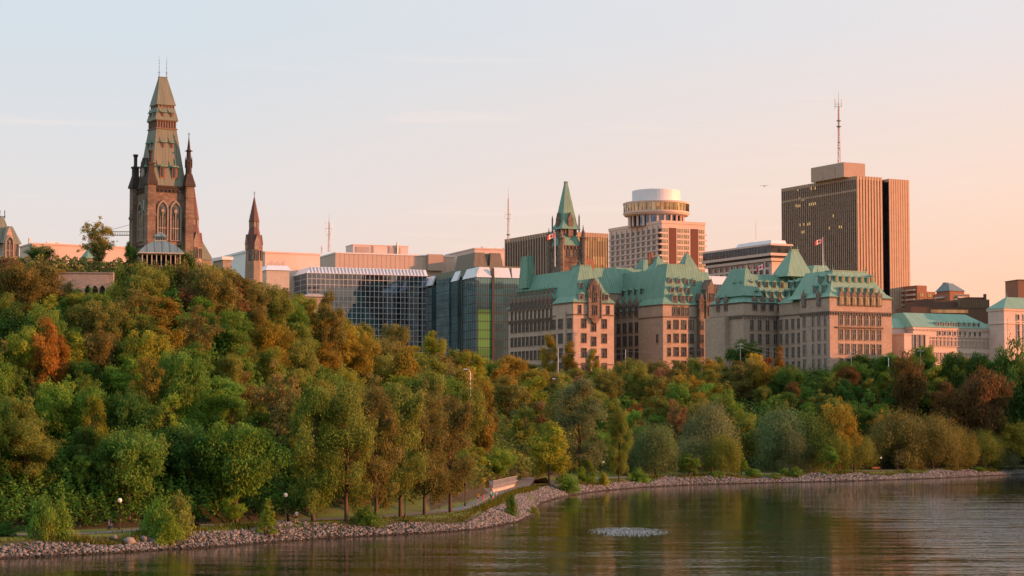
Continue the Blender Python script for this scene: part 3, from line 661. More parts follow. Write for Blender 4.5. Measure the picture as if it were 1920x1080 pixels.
# ------------------------------------------------------------------ buildings
class Bld:
    """a building whose nearest upright edge stands at pixel column px, distance D; local a runs along the sunny face,
    local b along the shaded face, heights measured from z0"""
    def __init__(s, name, label, px, D, z0, th=28, cat='building', row=600, group=None):
        s.D = D; s.z0 = z0; s.th = rad(th); x, y, _ = P(px, row, D); s.x, s.y = x, y; s.row = row; s.px = px
        s.u = (math.cos(s.th), math.sin(s.th)); s.v = (-math.sin(s.th), math.cos(s.th))
        s.root = thing(name, label, cat, (x, y, z0), s.th, group); s.n = {}
    def z(s, py, a=0, b=0):
        y = s.y + a * s.u[1] + b * s.v[1]; return zp(py, y) - s.z0
    def _len(s, px, d, o=(0, 0), row=None):
        rx, ry, _ = ray(px, row or s.row); k = rx / ry; x = s.x + o[0] * s.u[0] + o[1] * s.v[0]; y = s.y + o[0] * s.u[1] + o[1] * s.v[1]
        return (k * y - x) / (d[0] - k * d[1])
    def A(s, px, b=0, row=None): return s._len(px, s.u, (0, b), row)
    def B(s, px, a=0, row=None): return s._len(px, s.v, (a, 0), row)
    def part(s, name, mb, mats, parent=None, smooth=False, label=None):
        o = mb.build(name, mats, parent or s.root, smooth)
        if label: o['label'] = label
        return o
    def inst(s, name, me, a, b, z, face='R', sc=None, parent=None):
        rz = 0 if face == 'R' else -PI / 2 if face == 'L' else face
        return put(name, me, parent or s.root, (a, b, z), rz, sc)
    def windows(s, me, spots, cap=100, name='window', overflow=None):
        "spots: (a, b, z, face); past the cap the rest become one part"
        left = cap - s.n.get(name, 0); s.n[name] = s.n.get(name, 0) + min(left, len(spots))
        for q in spots[:max(left, 0)]: s.inst(name, me, *q)
        rest = spots[max(left, 0):]
        if rest:
            mb = MB(); mats = list(me.materials); vs = [tuple(v.co) for v in me.vertices]; fs = [(tuple(p.vertices), p.material_index) for p in me.polygons]
            for a, b, z, face in rest:
                i = len(mb.v)
                for x, y, w in vs: mb.v.append((a + x, b + y, z + w) if face == 'R' else (a + y, b - x, z + w))
                for f, m_ in fs: mb.f.append(tuple(i + k for k in f)); mb.m.append(m_)
            o = s.part(name, mb, mats); o['kind'] = 'stuff'
def lin(a, b, n): return [a + (b - a) * (i + .5) / n for i in range(n)]

def win_mesh(w, h, trim='stone_trim', g='pane', mull=1, trans=1, d=.22, sill=True):
    "window: frame standing proud of the wall, glass set inside it; origin at the middle of the sill"
    mb = MB(); t = .14
    mb.box(-w / 2, w / 2, -.04, .03, 0, h, 1)
    mb.box(-w / 2 - t, -w / 2, -d, .03, 0, h, 0); mb.box(w / 2, w / 2 + t, -d, .03, 0, h, 0); mb.box(-w / 2 - t, w / 2 + t, -d, .03, h, h + .22, 0)
    if sill: mb.box(-w / 2 - .22, w / 2 + .22, -d - .12, .03, -.2, 0, 0)
    for i in range(mull): x = -w / 2 + w * (i + 1) / (mull + 1); mb.box(x - .07, x + .07, -d + .05, -.04, 0, h, 0)
    for i in range(trans): z = h * (.62 if trans == 1 else (i + 1) / (trans + 1)); mb.box(-w / 2, w / 2, -d + .08, -.045, z - .06, z + .06, 0)
    return mb.mesh('window', [MAT[trim], MAT[g]])
def mansard(mb, a0, a1, b0, b1, z0, z1, ins, m=0, flare=.9, over=.5):
    if not hasattr(ins, '__len__'): ins = (ins,) * 4
    i0, i1, i2, i3 = ins; e = over; h = z1 - z0
    R = lambda f: (a0 + i0 * f, a1 - i1 * f, b0 + i2 * f, b1 - i3 * f)
    mb.frus((a0 - e, a1 + e, b0 - e, b1 + e), R(.22), z0, z0 + h * .16, m)
    mb.frus(R(.22), R(1), z0 + h * .16, z1, m)
    return mb
def finial(mb, a, b, z, h=3, r=.22, m=0): return mb.lathe([(r * 1.6, z), (r * .6, z + h * .2), (r * 1.3, z + h * .35), (r * .4, z + h * .45), (.04, z + h)], 6, (a, b), m)
def dormer_mesh(w, h, roof='copper_green', wall='copper_green', depth=3.0, stone=False, g='pane'):
    mb = MB()
    if not stone:
        mb.box(-w / 2, w / 2, -.2, depth, 0, h, 1); mb.box(-w / 2 + .18, w / 2 - .18, -.26, -.19, .2, h - .1, 2); mb.box(-.06, .06, -.3, -.25, .2, h - .1, 3)
        mb.gable(-w / 2 - .25, w / 2 + .25, -.55, depth + .6, h, h + w * .42, 'b', 0, 0)
        mb.lathe([(.1, h + w * .38), (.02, h + w * .38 + .9)], 5, (0, -.4), 0)
    else:
        mb.box(-w / 2, w / 2, -.35, depth, 0, h, 1); mb.box(-w / 2 + .35, w / 2 - .35, -.42, -.34, .5, h - .3, 2); mb.box(-.08, .08, -.46, -.41, .5, h - .3, 1)
        mb.gable(-w / 2 - .15, w / 2 + .15, -.4, .25, h, h + w * .95, 'b', 1, 1); mb.gable(-w / 2 + .1, w / 2 - .1, .25, depth + 1.5, h, h + w * .75, 'b', 0, 0)
        mb.lathe([(.16, h + w * .85), (.2, h + w * .95 + .2), (.03, h + w * .95 + 1)], 5, (0, -.1), 1)
        for sx in (-1, 1): mb.lathe([(.2, h - .2), (.2, h + .7), (.02, h + 1.5)], 4, (sx * w / 2, -.25), 1)
    return mb.mesh('dormer', [MAT[roof], MAT[wall], MAT[g], MAT['stone_trim']])
def courses(mb, a0, a1, b0, b1, zs, h=.35, pr=.22, m=0):
    for z in zs: mb.box(a0 - pr, a1 + pr, b0 - pr, b1 + pr, z, z + h, m)
def corbels(mb, a0, a1, b0, b1, z, h=.8, m=0, step=1.1):
    for a in lin(a0, a1, int((a1 - a0) / step)): mb.box(a - .2, a + .2, b0 - .4, b0, z, z + h, m)
    for b in lin(b0, b1, int((b1 - b0) / step)): mb.box(a0 - .4, a0, b - .2, b + .2, z, z + h, m)

def rp(z, z0, z1, ins, over=.5):
    t = (z - z0) / (z1 - z0); return -over + (ins * .22 + over) * t / .16 if t < .16 else ins * (.22 + .78 * (t - .16) / .84)
plain('concrete_rose', (.50, .39, .33), .85, var=.06, scale=.15)
# ---------- the copper-roofed ministry -------------------------------------------------
K = Bld('ministry_building', 'huge shaded stone building with steep green copper roofs and a pink-lit gable pavilion', 1075, 760, 33, 28, row=600)
ev = K.z(566); rg = K.z(499); base = -4
aR = K.A(1151); bL = K.B(948.5)
W_ = win_mesh(1.9, 3.3); Wt = win_mesh(1.1, 3.0, mull=0); Wbig = win_mesh(3.2, 3.4, mull=2)
dS = dormer_mesh(1.7, 2.2, 'copper_green', 'copper_green'); dG = dormer_mesh(2.6, 3.6, 'copper_green', 'stone_dark', 5, True)
dP = dormer_mesh(2.0, 2.2, 'copper_green', 'stone_warm')
fl = (ev + 0) / 6.35
w = MB()
w.box(0, aR, 0, 16, base, ev)                                 # sunlit pavilion
w.box(1.2, 16, 16, bL, base, ev - .6)
w.box(-.5, 8, 5.2, 12.5, base, ev - 3.2)                        # bay beside the pavilion
K.part('wall', w, [MAT['stone_warm']])
t_ = MB()
for z in (ev - 4.9, ev - .55): t_.box(-.25, aR + .25, -.25, 16.2, z, z + .4); t_.box(1.0, 12, 16.2, bL + .2, z - .35, z + .05)
t_.box(-.2, aR + .2, -.2, 16.2, 5.2, 5.6); t_.box(1.0, 12, 16.2, bL + .2, 5.2, 5.6)
corbels(t_, 1.2, 12, 16.5, bL, ev - 6.2, .9)
K.part('cornice', t_, [MAT['stone_trim']])
r = MB(); mansard(r, 1.2, 15, 8, bL, ev, K.z(508, 0, 20), (5.5, 4, 3, 9), flare=.9); K.part('roof', r, [MAT['copper_green']])
r = MB(); mansard(r, 0, aR, 0, 15, ev, K.z(494), (6.2, 7.0, 5.5, 4)); r.box(6.0, aR - 6.8, 5.3, 12, K.z(494) - .2, K.z(494) + .15)
finial(r, 6.2, 5.8, K.z(494), 2.2); finial(r, aR - 7.0, 5.8, K.z(494), 2.4); K.part('roof', r, [MAT['copper_green']])
zs = [ev - 4.2 - fl * k for k in range(0, 7)]
zs = [ev - 9.6 - 5.55 * k for k in range(5)]
nb = 11; bs = lin(17.5, bL - 1.5, nb)
spots = [(1.2, b, z, 'L') for z in zs for b in bs]
K.windows(W_, [(a, 0, z, 'R') for z in zs[:5] for a in (4.6, aR - 4.2)] + [(aR / 2, 0, z - 1.2, 'R') for z in zs[:5]])
K.windows(Wbig, [(-.5, 8.8, z, 'L') for z in zs[:4]] + [(0, b, z, 'L') for z in zs for b in (2.6, 14.3)])
K.windows(Wt, [(1.2, b, ev - 5.0 + .2, 'L') for b in bs] + [(1.2, 14.2, z, 'L') for z in zs[:3]] + [(a, 0, ev - 4.2, 'R') for a in (2.8, aR - 2.6)])
K.windows(W_, spots)
for b in bs: K.inst('dormer', dG, 1.0, b, ev - 1.4, 'L')
for b in bs[:10]: K.inst('dormer', dS, 1.2 + rp(ev + 4.4, ev, ev + 13, 5.5) - .3, b + 1.6, ev + 4.4, 'L', (.95, 1, .95))
for b in bs[:9]: K.inst('dormer', dS, 1.2 + rp(ev + 1.2, ev, ev + 13, 5.5) - .2, b + 2.1, ev + 1.2, 'L', (1, 1, .8))
for a, z, sc in ((3.6, ev + .9, 1), (aR - 3.4, ev + .9, 1), (4.6, ev + 5.6, .8)): K.inst('dormer', dP, a, rp(z, ev, ev + 15, 5.5) - .25, z, 'R', (sc, sc, sc))
# the central stone gable with its oriel
g = MB(); c = aR / 2 + .2
g.box(c - 2.6, c + 2.6, -.7, 4, ev - 6, ev + 2.2); g.box(c - 1.7, c + 1.7, -.7, 4, ev + 2.2, ev + 5.6); g.gable(c - 2.0, c + 2.0, -.75, 3.4, ev + 5.6, ev + 9.2, 'b')
for sx in (-1, 1):
    g.lathe([(.45, ev - 6), (.45, ev + 3.6), (.6, ev + 3.8), (.04, ev + 6)], 6, (c + sx * 2.7, -.6)); g.lathe([(.3, ev + 2), (.3, ev + 6.2), (.03, ev + 8)], 6, (c + sx * 1.9, -.6))
for k in range(4): g.box(c - 1.9 + .3 * k, c + 1.9 - .3 * k, -.95, -.7, ev - 6.4 - .5 * k, ev - 6 - .5 * k)
gg = K.part('gable', g, [MAT['stone_dark']]); wg = win_mesh(1.6, 3.4, 'stone_trim', 'pane', 1, 1)
for z in (ev - 4.6, ev + .2): K.inst('window', wg, c, -.75, z, 'R', None, gg)
K.inst('window', win_mesh(1.0, 2.2, mull=1), c, -.8, ev + 4.2, 'R', None, gg)
g = MB(); g.gable(c - 2.6, c + 2.6, -1.2, 0, 8.6, 11.5, 'b'); g.box(c - 2.2, c - 1.5, -1.0, 0, 0, 8.6); g.box(c + 1.5, c + 2.2, -1.0, 0, 0, 8.6); K.part('porch', g, [MAT['stone_warm']])

# second block
def sub_origin(px, D, b): # local (a,b) on K of the corner seen at px and depth D
    x, y, _ = P(px, b.row, D); dx, dy = x - b.x, y - b.y; return dx * b.u[0] + dy * b.u[1], dx * b.v[0] + dy * b.v[1]
a2, b2 = sub_origin(1243, 774, K); a2e = a2 + 27.0; ev2 = ev
w = MB(); w.box(a2, a2e, b2, b2 + 18, base, ev2); w.box(a2 + 1.4, a2 + 16, b2 + 18, b2 + 46, base, ev2 - 1.4); w.box(a2 + 17.4, a2e + .9, b2 - 1.6, b2 + 9, base, ev2 + .01)
K.part('wall', w, [MAT['stone_brown']], label='brown stone walls of the end block nearest the hotel')
w = MB(); w.box(a2 + 15.3, a2 + 17.4, b2 - 2.2, b2 + 3, base, ev2 + 1.5); w.box(a2 + 15.1, a2 + 17.6, b2 - 2.4, b2 + 3, ev2 + 1.5, ev2 + 1.9); w.gable(a2 + 15.3, a2 + 17.4, b2 - 2.2, b2 + 3, ev2 + 1.9, ev2 + 4.6, 'b'); K.part('stair_bay', w, [MAT['stone_dark']])
t_ = MB()
for z in (ev2 - 5.0, ev2 - .5): t_.box(a2 - .25, a2 + 15.1, b2 - .25, b2 + 18.2, z, z + .4); t_.box(a2 + 17.6, a2e + 1.1, b2 - 1.85, b2 + 9.2, z + .01, z + .41)
t_.box(a2 + 1.15, a2 + 10, b2 + 18.2, b2 + 46, ev2 - 1.9, ev2 - 1.45); K.part('cornice', t_, [MAT['stone_trim']])
r = MB(); mansard(r, a2 + 1.4, a2 + 17, b2 + 12, b2 + 46.5, ev2 - 1.4, K.z(505, a2, b2 + 20), (6, 4, 3, 4)); finial(r, a2 + 7.5, b2 + 40, K.z(505, a2, b2 + 20), 2); K.part('roof', r, [MAT['copper_green']])
r = MB(); mansard(r, a2, a2e + .4, b2, b2 + 17, ev2, K.z(492, a2, b2), (5.5, 9, 5.5, 4)); zt = K.z(492, a2, b2)
r.box(a2 + 5.4, a2 + 18.4, b2 + 5.4, b2 + 12, zt - .3, zt + .1); finial(r, a2 + 5.6, b2 + 5.8, zt, 2); finial(r, a2 + 1.5, b2 + 16, zt + 1, 1.5)
K.part('roof', r, [MAT['copper_green']])
r = MB(); zq = K.z(470, a2, b2); r.frus((a2 + 8.6, a2e - .2, b2 + 1.5, b2 + 17), (a2 + 16.2, a2 + 17.2, b2 + 8, b2 + 9.6), ev2 + 2, zq); finial(r, a2 + 16.7, b2 + 8.4, zq, 2.2); r.lathe([(.35, zq - 6), (.2, zq - 3), (.05, zq - 1)], 6, (a2 + 13.5, b2 + 7))
K.part('pyramid_roof', r, [MAT['copper_green']])
r = MB(); mansard(r, a2 + 17.4, a2e + .9, b2 - 1.6, b2 + 9, ev2, ev2 + 8, (3, 5.2, 3.6, 3.5)); K.part('roof', r, [MAT['copper_green']])
for i, a in enumerate((a2 + 5.4, a2 + 8.9, a2 + 12.2)):
    for z, sc in ((ev2 + 1.2, 1), (ev2 + 4.6, .9), (ev2 + 8.2, .85)): K.inst('dormer', dP, a + i * .2, b2 + rp(z, ev2, ev2 + 15.5, 5.5) - .25, z, 'R', (sc, sc, sc))
K.inst('dormer', dP, a2 + 16.0, b2 + rp(ev2 + 8, ev2, ev2 + 15.5, 5.5) - .3, ev2 + 8.0, 'R', (.85, .85, .85))
for a in (a2 + 4.6, a2 + 8.0): K.inst('dormer', dG, a + 1, b2 + .2, ev2 - 1, 'R', (.8, .8, .8))
for i in range(5):
    b = b2 + 20.2 + 4.6 * i
    K.inst('dormer', dG, a2 + 1.3, b + 1, ev2 - 3.8, 'L', (1.1, 1.1, 1.25))
    K.inst('dormer', dS, a2 + 1.4 + rp(ev2 + 1.0, ev2 - 1.4, ev2 + 12, 6) - .2, b + 3.2, ev2 + 1.0, 'L', (1.3, 1, .85)); K.inst('dormer', dS, a2 + 1.4 + rp(ev2 + 5, ev2 - 1.4, ev2 + 12, 6) - .3, b + 2, ev2 + 5, 'L', (1, 1, 1))
zs2 = [ev2 - 9.4 - 5.2 * k for k in range(5)]
Wc = win_mesh(2.5, 3.6, 'stone_trim', 'pane', 1, 1)
K.windows(W_, [(a, b2, z, 'R') for z in zs2 for a in (a2 + 6.0, a2 + 9.5, a2 + 12.8)] + [(a2e - 2.0, b2 - 1.6, z, 'R') for z in zs2])
K.windows(Wbig, [(a2 + 20.6, b2 - 1.6, z, 'R') for z in zs2]); K.windows(Wt, [(a2 + 16.35, b2 - 2.2, z, 'R') for z in zs2] + [(a2 + 2.8, b2, z, 'R') for z in zs2[:3]] + [(a2, b2 + 4, zs2[1], 'L')])
K.windows(Wt, [(a, b2, ev2 - 4.2, 'R') for a in (a2 + 5, a2 + 7, a2 + 9, a2 + 11)])
K.windows(Wc, [(a2 + 1.4, b2 + 21.2 + 4.6 * i, z - .4, 'L') for z in zs2 for i in range(5)])
g = MB(); c = a2 + 20.8; g.box(c - 2.4, c + 2.4, b2 - 2.3, b2 + 3, ev2 - 5, ev2 + 3); g.box(c - 1.6, c + 1.6, b2 - 2.3, b2 + 3, ev2 + 3, ev2 + 6); g.gable(c - 1.9, c + 1.9, b2 - 2.35, b2 + 3, ev2 + 6, ev2 + 10, 'b'); finial(g, c, b2 - 2, ev2 + 9.6, 1.6)
for sx in (-1, 1): g.lathe([(.4, ev2 - 5), (.4, ev2 + 4), (.04, ev2 + 6.4)], 6, (c + sx * 2.5, b2 - 2.2)); g.lathe([(.3, ev2 + 2), (.3, ev2 + 7), (.03, ev2 + 8.5)], 6, (c + sx * 1.7, b2 - 2.2))
gg = K.part('gable', g, [MAT['stone_dark']])
for z in (ev2 - 3.9, ev2 + 1.6): K.inst('window', win_mesh(2.6, 3.2, 'stone_trim', 'pane', 2, 1), c, b2 - 2.35, z, 'R', (1, 1, 1) if z < ev2 else (.7, 1, .9), gg)
# rear roofs between the blocks
for (p0, p1, D_, q0, q1) in ((1152, 1204, 812, 500, 540), (1206, 1230, 818, 486, 510)):
    a_, b_ = sub_origin(p0, D_, K); a__, _b = sub_origin(p1, D_, K)
    r = MB(); zt = K.z(q0, a_, b_); mansard(r, a_, a__ + 4, b_, b_ + 8, K.z(q1, a_, b_), zt, (2, 2, 3, 2)); finial(r, a_ + 2.2, b_ + 3.2, zt, 2); finial(r, a__ + 1.8, b_ + 3.2, zt, 2); K.part('rear_roof', r, [MAT['copper_green']])
a_, b_ = sub_origin(1228, 806, K); r = MB(); r.frus((a_, a_ + 9, b_, b_ + 9), (a_ + 3.8, a_ + 4.4, b_ + 3.8, b_ + 4.4), K.z(512, a_, b_), K.z(478, a_, b_)); finial(r, a_ + 4.1, b_ + 4.1, K.z(478, a_, b_), 1.5); K.part('rear_roof', r, [MAT['copper_green']])
a_, b_ = sub_origin(985, 800, K); r = MB(); r.frus((a_, a_ + 4.2, b_ - 1, b_ + 6), (a_ + .9, a_ + 3.8, b_, b_ + 5), K.z(540, a_, b_), K.z(480, a_, b_)); finial(r, a_ + 1.8, b_ + .8, K.z(480, a_, b_), 2.5)
K.part('rear_roof', r, [MAT['copper_green']])
g = MB()
for px_, D_ in ((1222, 812), (1218, 814)): a_, b_ = sub_origin(px_, D_, K); g.box(a_, a_ + .9, b_, b_ + .9, K.z(500, a_, b_), K.z(476, a_, b_)); g.box(a_ - .15, a_ + 1.05, b_ - .15, b_ + 1.05, K.z(476, a_, b_), K.z(474, a_, b_))
K.part('chimney', g, [MAT['brick_red']])
# long roof that ties the two blocks together behind
a_, b_ = sub_origin(1092, 800, K); a__, _b = sub_origin(1250, 862, K); r = MB(); r.frus((a_, a__, b_, b_ + 12), (a_, a__, b_ + 5, b_ + 8), K.z(548, a_, b_), K.z(499, a_, b_)); finial(r, a_ + 1, b_ + 6, K.z(499, a_, b_), 2.4); K.part('rear_roof', r, [MAT['copper_green']])
K.part('rear_wall', MB().box(a_, a__, b_ + .6, b_ + 11.5, base, K.z(548, a_, b_)), [MAT['stone_brown']])
# the spire tower
a3, b3 = sub_origin(1055, 789, K); tw = 9.5; zc = K.z(490, a3, b3)
g = MB(); zt0, zt1 = K.z(520, a3, b3), K.z(459, a3, b3)
a3 -= .5; g.box(a3, a3 + tw, b3, b3 + tw, zt0 - 12, zt1)
g.box(a3 - .3, a3 + tw + .3, b3 - .3, b3 + tw + .3, zt1 - 6.6, zt1 - 6.1); g.box(a3 - .3, a3 + tw + .3, b3 - .3, b3 + tw + .3, zt1 - .4, zt1)
for i in range(5): g.box(a3 - .5, a3, b3 + 1.4 + 1.6 * i, b3 + 2.0 + 1.6 * i, zt1 - 1.6, zt1 - .4); g.box(a3 + 1.4 + 1.6 * i, a3 + 2.0 + 1.6 * i, b3 - .5, b3, zt1 - 1.6, zt1 - .4)
K.part('tower', g, [MAT['stone_dark']])
zt2 = K.z(428, a3, b3); g = MB(); q = 1.9; g.frus((a3 + .3, a3 + tw - .3, b3 + .3, b3 + tw - .3), (a3 + q, a3 + tw - q, b3 + q, b3 + tw - q), zt1, zt1 + 4.2); K.part('tower_roof', g, [MAT['copper_green']])
g = MB(); g.box(a3 + q - .3, a3 + tw - q + .3, b3 + q - .3, b3 + tw - q + .3, zt1 + 4.2, zt2); 
for i in range(4): g.box(a3 + q + .5 + 1.5 * i, a3 + q + 1.0 + 1.5 * i, b3 + q - .6, b3 + q - .3, zt1 + 4.3, zt2); g.box(a3 + q - .6, a3 + q - .3, b3 + q + .5 + 1.5 * i, b3 + q + 1.0 + 1.5 * i, zt1 + 4.3, zt2)
K.part('lantern', g, [MAT['stone_dark']])
g = MB(); zz_ = K.z(340, a3, b3); e = q - .9; g.frus((a3 + e, a3 + tw - e, b3 + e, b3 + tw - e), (a3 + q + .1, a3 + tw - q - .1, b3 + q + .1, b3 + tw - q - .1), zt2, zt2 + 2.4)
m0 = tw / 2; g.frus((a3 + q + .1, a3 + tw - q - .1, b3 + q + .1, b3 + tw - q - .1), (a3 + m0 - .45, a3 + m0 + .45, b3 + m0 - .45, b3 + m0 + .45), zt2 + 2.4, zz_); g.box(a3 + m0 - .55, a3 + m0 + .55, b3 + m0 - .55, b3 + m0 + .55, zz_, zz_ + .7)
g.xf(lambda p: (a3 + m0 + (p[0] - a3 - m0) * 1.14, b3 + m0 + (p[1] - b3 - m0) * 1.14, p[2])); K.part('spire', g, [MAT['copper_green']])
g = MB(); g.box(a3 + m0 - 1.1, a3 + m0 + 1.1, b3 + .9, b3 + 4, zt2 - 3, zt2 + 3.6); g.gable(a3 + m0 - 1.3, a3 + m0 + 1.3, b3 + .8, b3 + 4, zt2 + 3.6, zt2 + 6.6, 'b')
g.box(a3 + .9, a3 + 4, b3 + m0 - 1.1, b3 + m0 + 1.1, zt2 - 3, zt2 + 3.6); g.gable(a3 + .8, a3 + 4, b3 + m0 - 1.3, b3 + m0 + 1.3, zt2 + 3.6, zt2 + 6.6, 'a'); K.part('spire_dormer', g, [MAT['stone_dark']])
for (da, db, hh, rr) in ((-.2, -.2, 4.5, 1.2), (tw + .2, -.2, 5.5, 1.2), (-.2, tw + .2, 5, 1.1), (tw + .2, tw + .2, 4.5, 1.0)):
    g = MB(); g.lathe([(rr, zt0 - 8), (rr, zt1 + hh * .5), (rr * 1.25, zt1 + hh * .52), (rr * 1.2, zt1 + hh * .62), (rr * .7, zt1 + hh * .65), (rr * .55, zt1 + hh), (rr * .25, zt1 + hh * 1.15), (.05, zt1 + hh * 1.5)], 8, (a3 + da, b3 + db)); K.part('turret', g, [MAT['stone_dark']])
g = MB(); g.lathe([(.35, zt2 - 1), (.35, zt2 + 4.4), (.05, zt2 + 5.8)], 6, (a3 + e - .3, b3 + tw - e)); K.part('pinnacle', g, [MAT['stone_dark']]); g = MB(); g.lathe([(.35, zt2 - 1), (.35, zt2 + 4.8), (.05, zt2 + 6.2)], 6, (a3 + tw - e + .3, b3 + e + .4)); K.part('pinnacle', g, [MAT['stone_dark']])
g = MB(); g.box(a3 + tw + .5, a3 + tw + 5.5, b3 + .5, b3 + 6, zt0 - 9, K.z(484, a3, b3)); K.part('annex', g, [MAT['brick_red']])
for z in (zt1 - 4.4, zt0 - 2.6):
    K.windows(Wt, [(a3 + m0 - 1.6, b3, z, 'R'), (a3 + m0 + 1.6, b3, z, 'R')], 200); K.windows(Wt, [(a3, b3 + m0 - 1.6, z, 'L'), (a3, b3 + m0 + 1.6, z, 'L')], 200)

# ---------- the chateau-style block -----------------------------------------------------
J = Bld('chateau_block', 'brown stone chateau-style block with pyramid roof and twin flagpoles below the bronze tower', 1556, 700, 32, 28, row=620)
ev = J.z(556); aR = J.A(1672, row=600); bC = J.B(1500); bE = 33
aL, bL_ = sub_origin(1394, 727, J); evL = ev - .3; aLe = aL + 24
bLe = 14
w = MB(); w.box(0, aR, 0, bC, base, ev); w.box(2.2, aR - 2, bC, bE, base, ev - .8); w.box(aL, aLe, bL_, bL_ + 22, base, evL); w.box(aLe, 3, bE - 9, bE, base, ev - .8); w.box(aL - 2.0, aL, bL_ + 9, bL_ + 22, base, evL - 5)
J.part('wall', w, [MAT['stone_brown']])
t_ = MB(); 
for z in (ev - 5.4,): t_.box(-.25, aR + .25, -.25, bC + .2, z, z + .45); t_.box(aL - .25, aLe, bL_ - .25, bL_ + 22.2, z, z + .45); t_.box(1.95, 8, bC + .2, bE, z, z + .45)
t_.box(-.2, aR + .2, -.2, bC + .15, ev - .5, ev + .02); t_.box(aL - .2, aLe, bL_ - .2, bL_ + 22.1, evL - .5, evL + .02)
corbels(t_, 0, aR, 0, bC, ev - 6.3, .9); corbels(t_, aL, aLe, bL_, bL_ + 22, ev - 6.3, .9)
t_.box(2.5, aR - 4, -.5, 0, ev - 10.8, ev - 10.3)
J.part('cornice', t_, [MAT['stone_trim']])
zt = J.z(504); r = MB(); mansard(r, 0, aR, 0, bC + 7, ev, zt, (5.6, 6.8, 5.4, 3)); r.box(5.4, aR - 6.6, 5.2, 10, zt - .2, zt + .15); finial(r, 5.7, 5.6, zt, 2.4); finial(r, 5.7, bC - 3, zt, 2.4); finial(r, aR - 7, 5.6, zt, 2)
mansard(r, 2.2, 14, bC, bE, ev - .8, zt - 1.2, (5.5, 3, 2, 4)); J.part('roof', r, [MAT['copper_pale']])
r = MB(); zl = J.z(508, aL, bL_); mansard(r, aL, aLe + 2, bL_, bL_ + 21, evL, zl - .6, (4.8, 1, 5.0, 6)); r.frus((aL + .6, aL + 9, bL_ + .6, bL_ + 20), (aL + 4.4, aL + 5.6, bL_ + 5.0, bL_ + 14), evL + 2.4, zl + 1.6)
finial(r, aL + 5.0, bL_ + 5.2, zl + 1.4, 2.4); finial(r, aL + 5, bL_ + 13.5, zl + 1.4, 2.4); J.part('roof', r, [MAT['copper_green']])
ap, bp_ = sub_origin(1490, 742, J); zq = J.z(470, ap, bp_); r = MB(); r.frus((ap - 6.5, ap + 5, bp_ - 5, bp_ + 6), (ap - 1.4, ap + 1.6, bp_ - .5, bp_ + .5), J.z(520, ap, bp_), zq); r.box(ap - 1.5, ap + 1.7, bp_ - .6, bp_ + .6, zq, zq + .5); finial(r, ap - 1.3, bp_, zq, 3); finial(r, ap + 1.5, bp_, zq, 3)
J.part('pyramid_roof', r, [MAT['copper_pale']])
r = MB(); mansard(r, ap + 3, ap + 15, bp_ - 6, bp_ + 5, J.z(521, ap, bp_), J.z(497, ap, bp_), (4, 2.5, 3, 3)); finial(r, ap + 12.4, bp_ - 2, J.z(497, ap, bp_), 3); J.part('rear_roof', r, [MAT['copper_pale']])
zsj = [ev - 9.7 - 5.05 * k for k in range(6)]
W2 = win_mesh(1.45, 3.5, 'stone_light', 'pane', 1, 1); W1 = win_mesh(.9, 3.5, 'stone_light', 'pane', 0, 1); dJ = dormer_mesh(1.5, 2.2, 'copper_green', 'copper_pale', g='glass_sunset_gold'); dJ2 = dormer_mesh(1.6, 2.2, 'copper_green', 'copper_green'); dJs = dormer_mesh(2.1, 3.4, 'copper_green', 'stone_dark', 5, True, g='glass_sunset_gold'); dJt = dormer_mesh(2.1, 3.4, 'copper_green', 'stone_dark', 5, True)  # sunlit dormers take glass coloured like the sunset, the rest plain panes
ax = lin(3.4, aR - 4.2, 7)
J.windows(W2, [(a, 0, z, 'R') for z in zsj for a in ax]); J.windows(W1, [(0, b, z, 'L') for z in zsj[:6] for b in (2.6, 9.6)]); J.windows(W2, [(0, b, z, 'L') for z in zsj for b in (6.1, bC - 2.6)])
J.windows(W2, [(2.2, bC + 3.6 + 3.6 * i, z - .5, 'L') for z in zsj for i in range(4)], 130); J.windows(W2, [(aL + 3.6 + 3.4 * i, bL_, z - .5, 'R') for z in zsj for i in range(6)], 130); J.windows(W1, [(aL, bL_ + 12, z + dz, 'L') for z, dz in zip(zsj[:4], (-1, 0, 1, 0))])
for a in ax[:-1]: J.inst('dormer', dJs, a + .1, -.1, ev - 3.0, 'R'); J.inst('dormer', dJ, a + 1.4, rp(ev + 1.6, ev, zt, 5.4) - .2, ev + 1.6, 'R', (.85, 1, .75)); J.inst('dormer', dJ, a + .6, rp(ev + 5.6, ev, zt, 5.4) - .25, ev + 5.6, 'R', (.85, .9, .75))
J.inst('dormer', dJs, ax[-1], -.1, ev - 3.0, 'R'); J.inst('dormer', dJ, ax[-1] - .4, 3.1, ev + 6.2, 'R', (.9, .9, .8))
for b in (6.1, bC - 2.6): J.inst('dormer', dJt, -.1, b, ev - 3, 'L')
for b in (4.5, 9.5): J.inst('dormer', dJ2, 2.9, b, ev + 5.4, 'L'); J.inst('dormer', dJ2, 1.4, b + 1, ev + 1.9, 'L')
for i in range(4): J.inst('dormer', dJ2, 4.0, bC + 3 + 3.6 * i, ev + 1.6, 'L'); J.inst('dormer', dJ2, 5.6, bC + 3 + 3.6 * i, ev + 4.8, 'L')
for i in range(5): J.inst('dormer', dJt, aL + 5 + 3.6 * i, bL_ + .1, ev - 3.2, 'R', (1, 1, 1)); J.inst('dormer', dJ2, aL + 6.6 + 3.4 * i, bL_ + 1.4, evL + 1.9, 'R'); J.inst('dormer', dJ2, aL + 5.4 + 3.4 * i, bL_ + 2.9, evL + 5.6, 'R')
for b in (5, 9): J.inst('dormer', dJ2, aL + 2.6, bL_ + b, evL + 5.2, 'L')
J.inst('dormer', dJt, aL, bL_ + 11, ev - 3, 'L'); J.inst('dormer', dJt, aL, bL_ + 16, ev - 3, 'L')

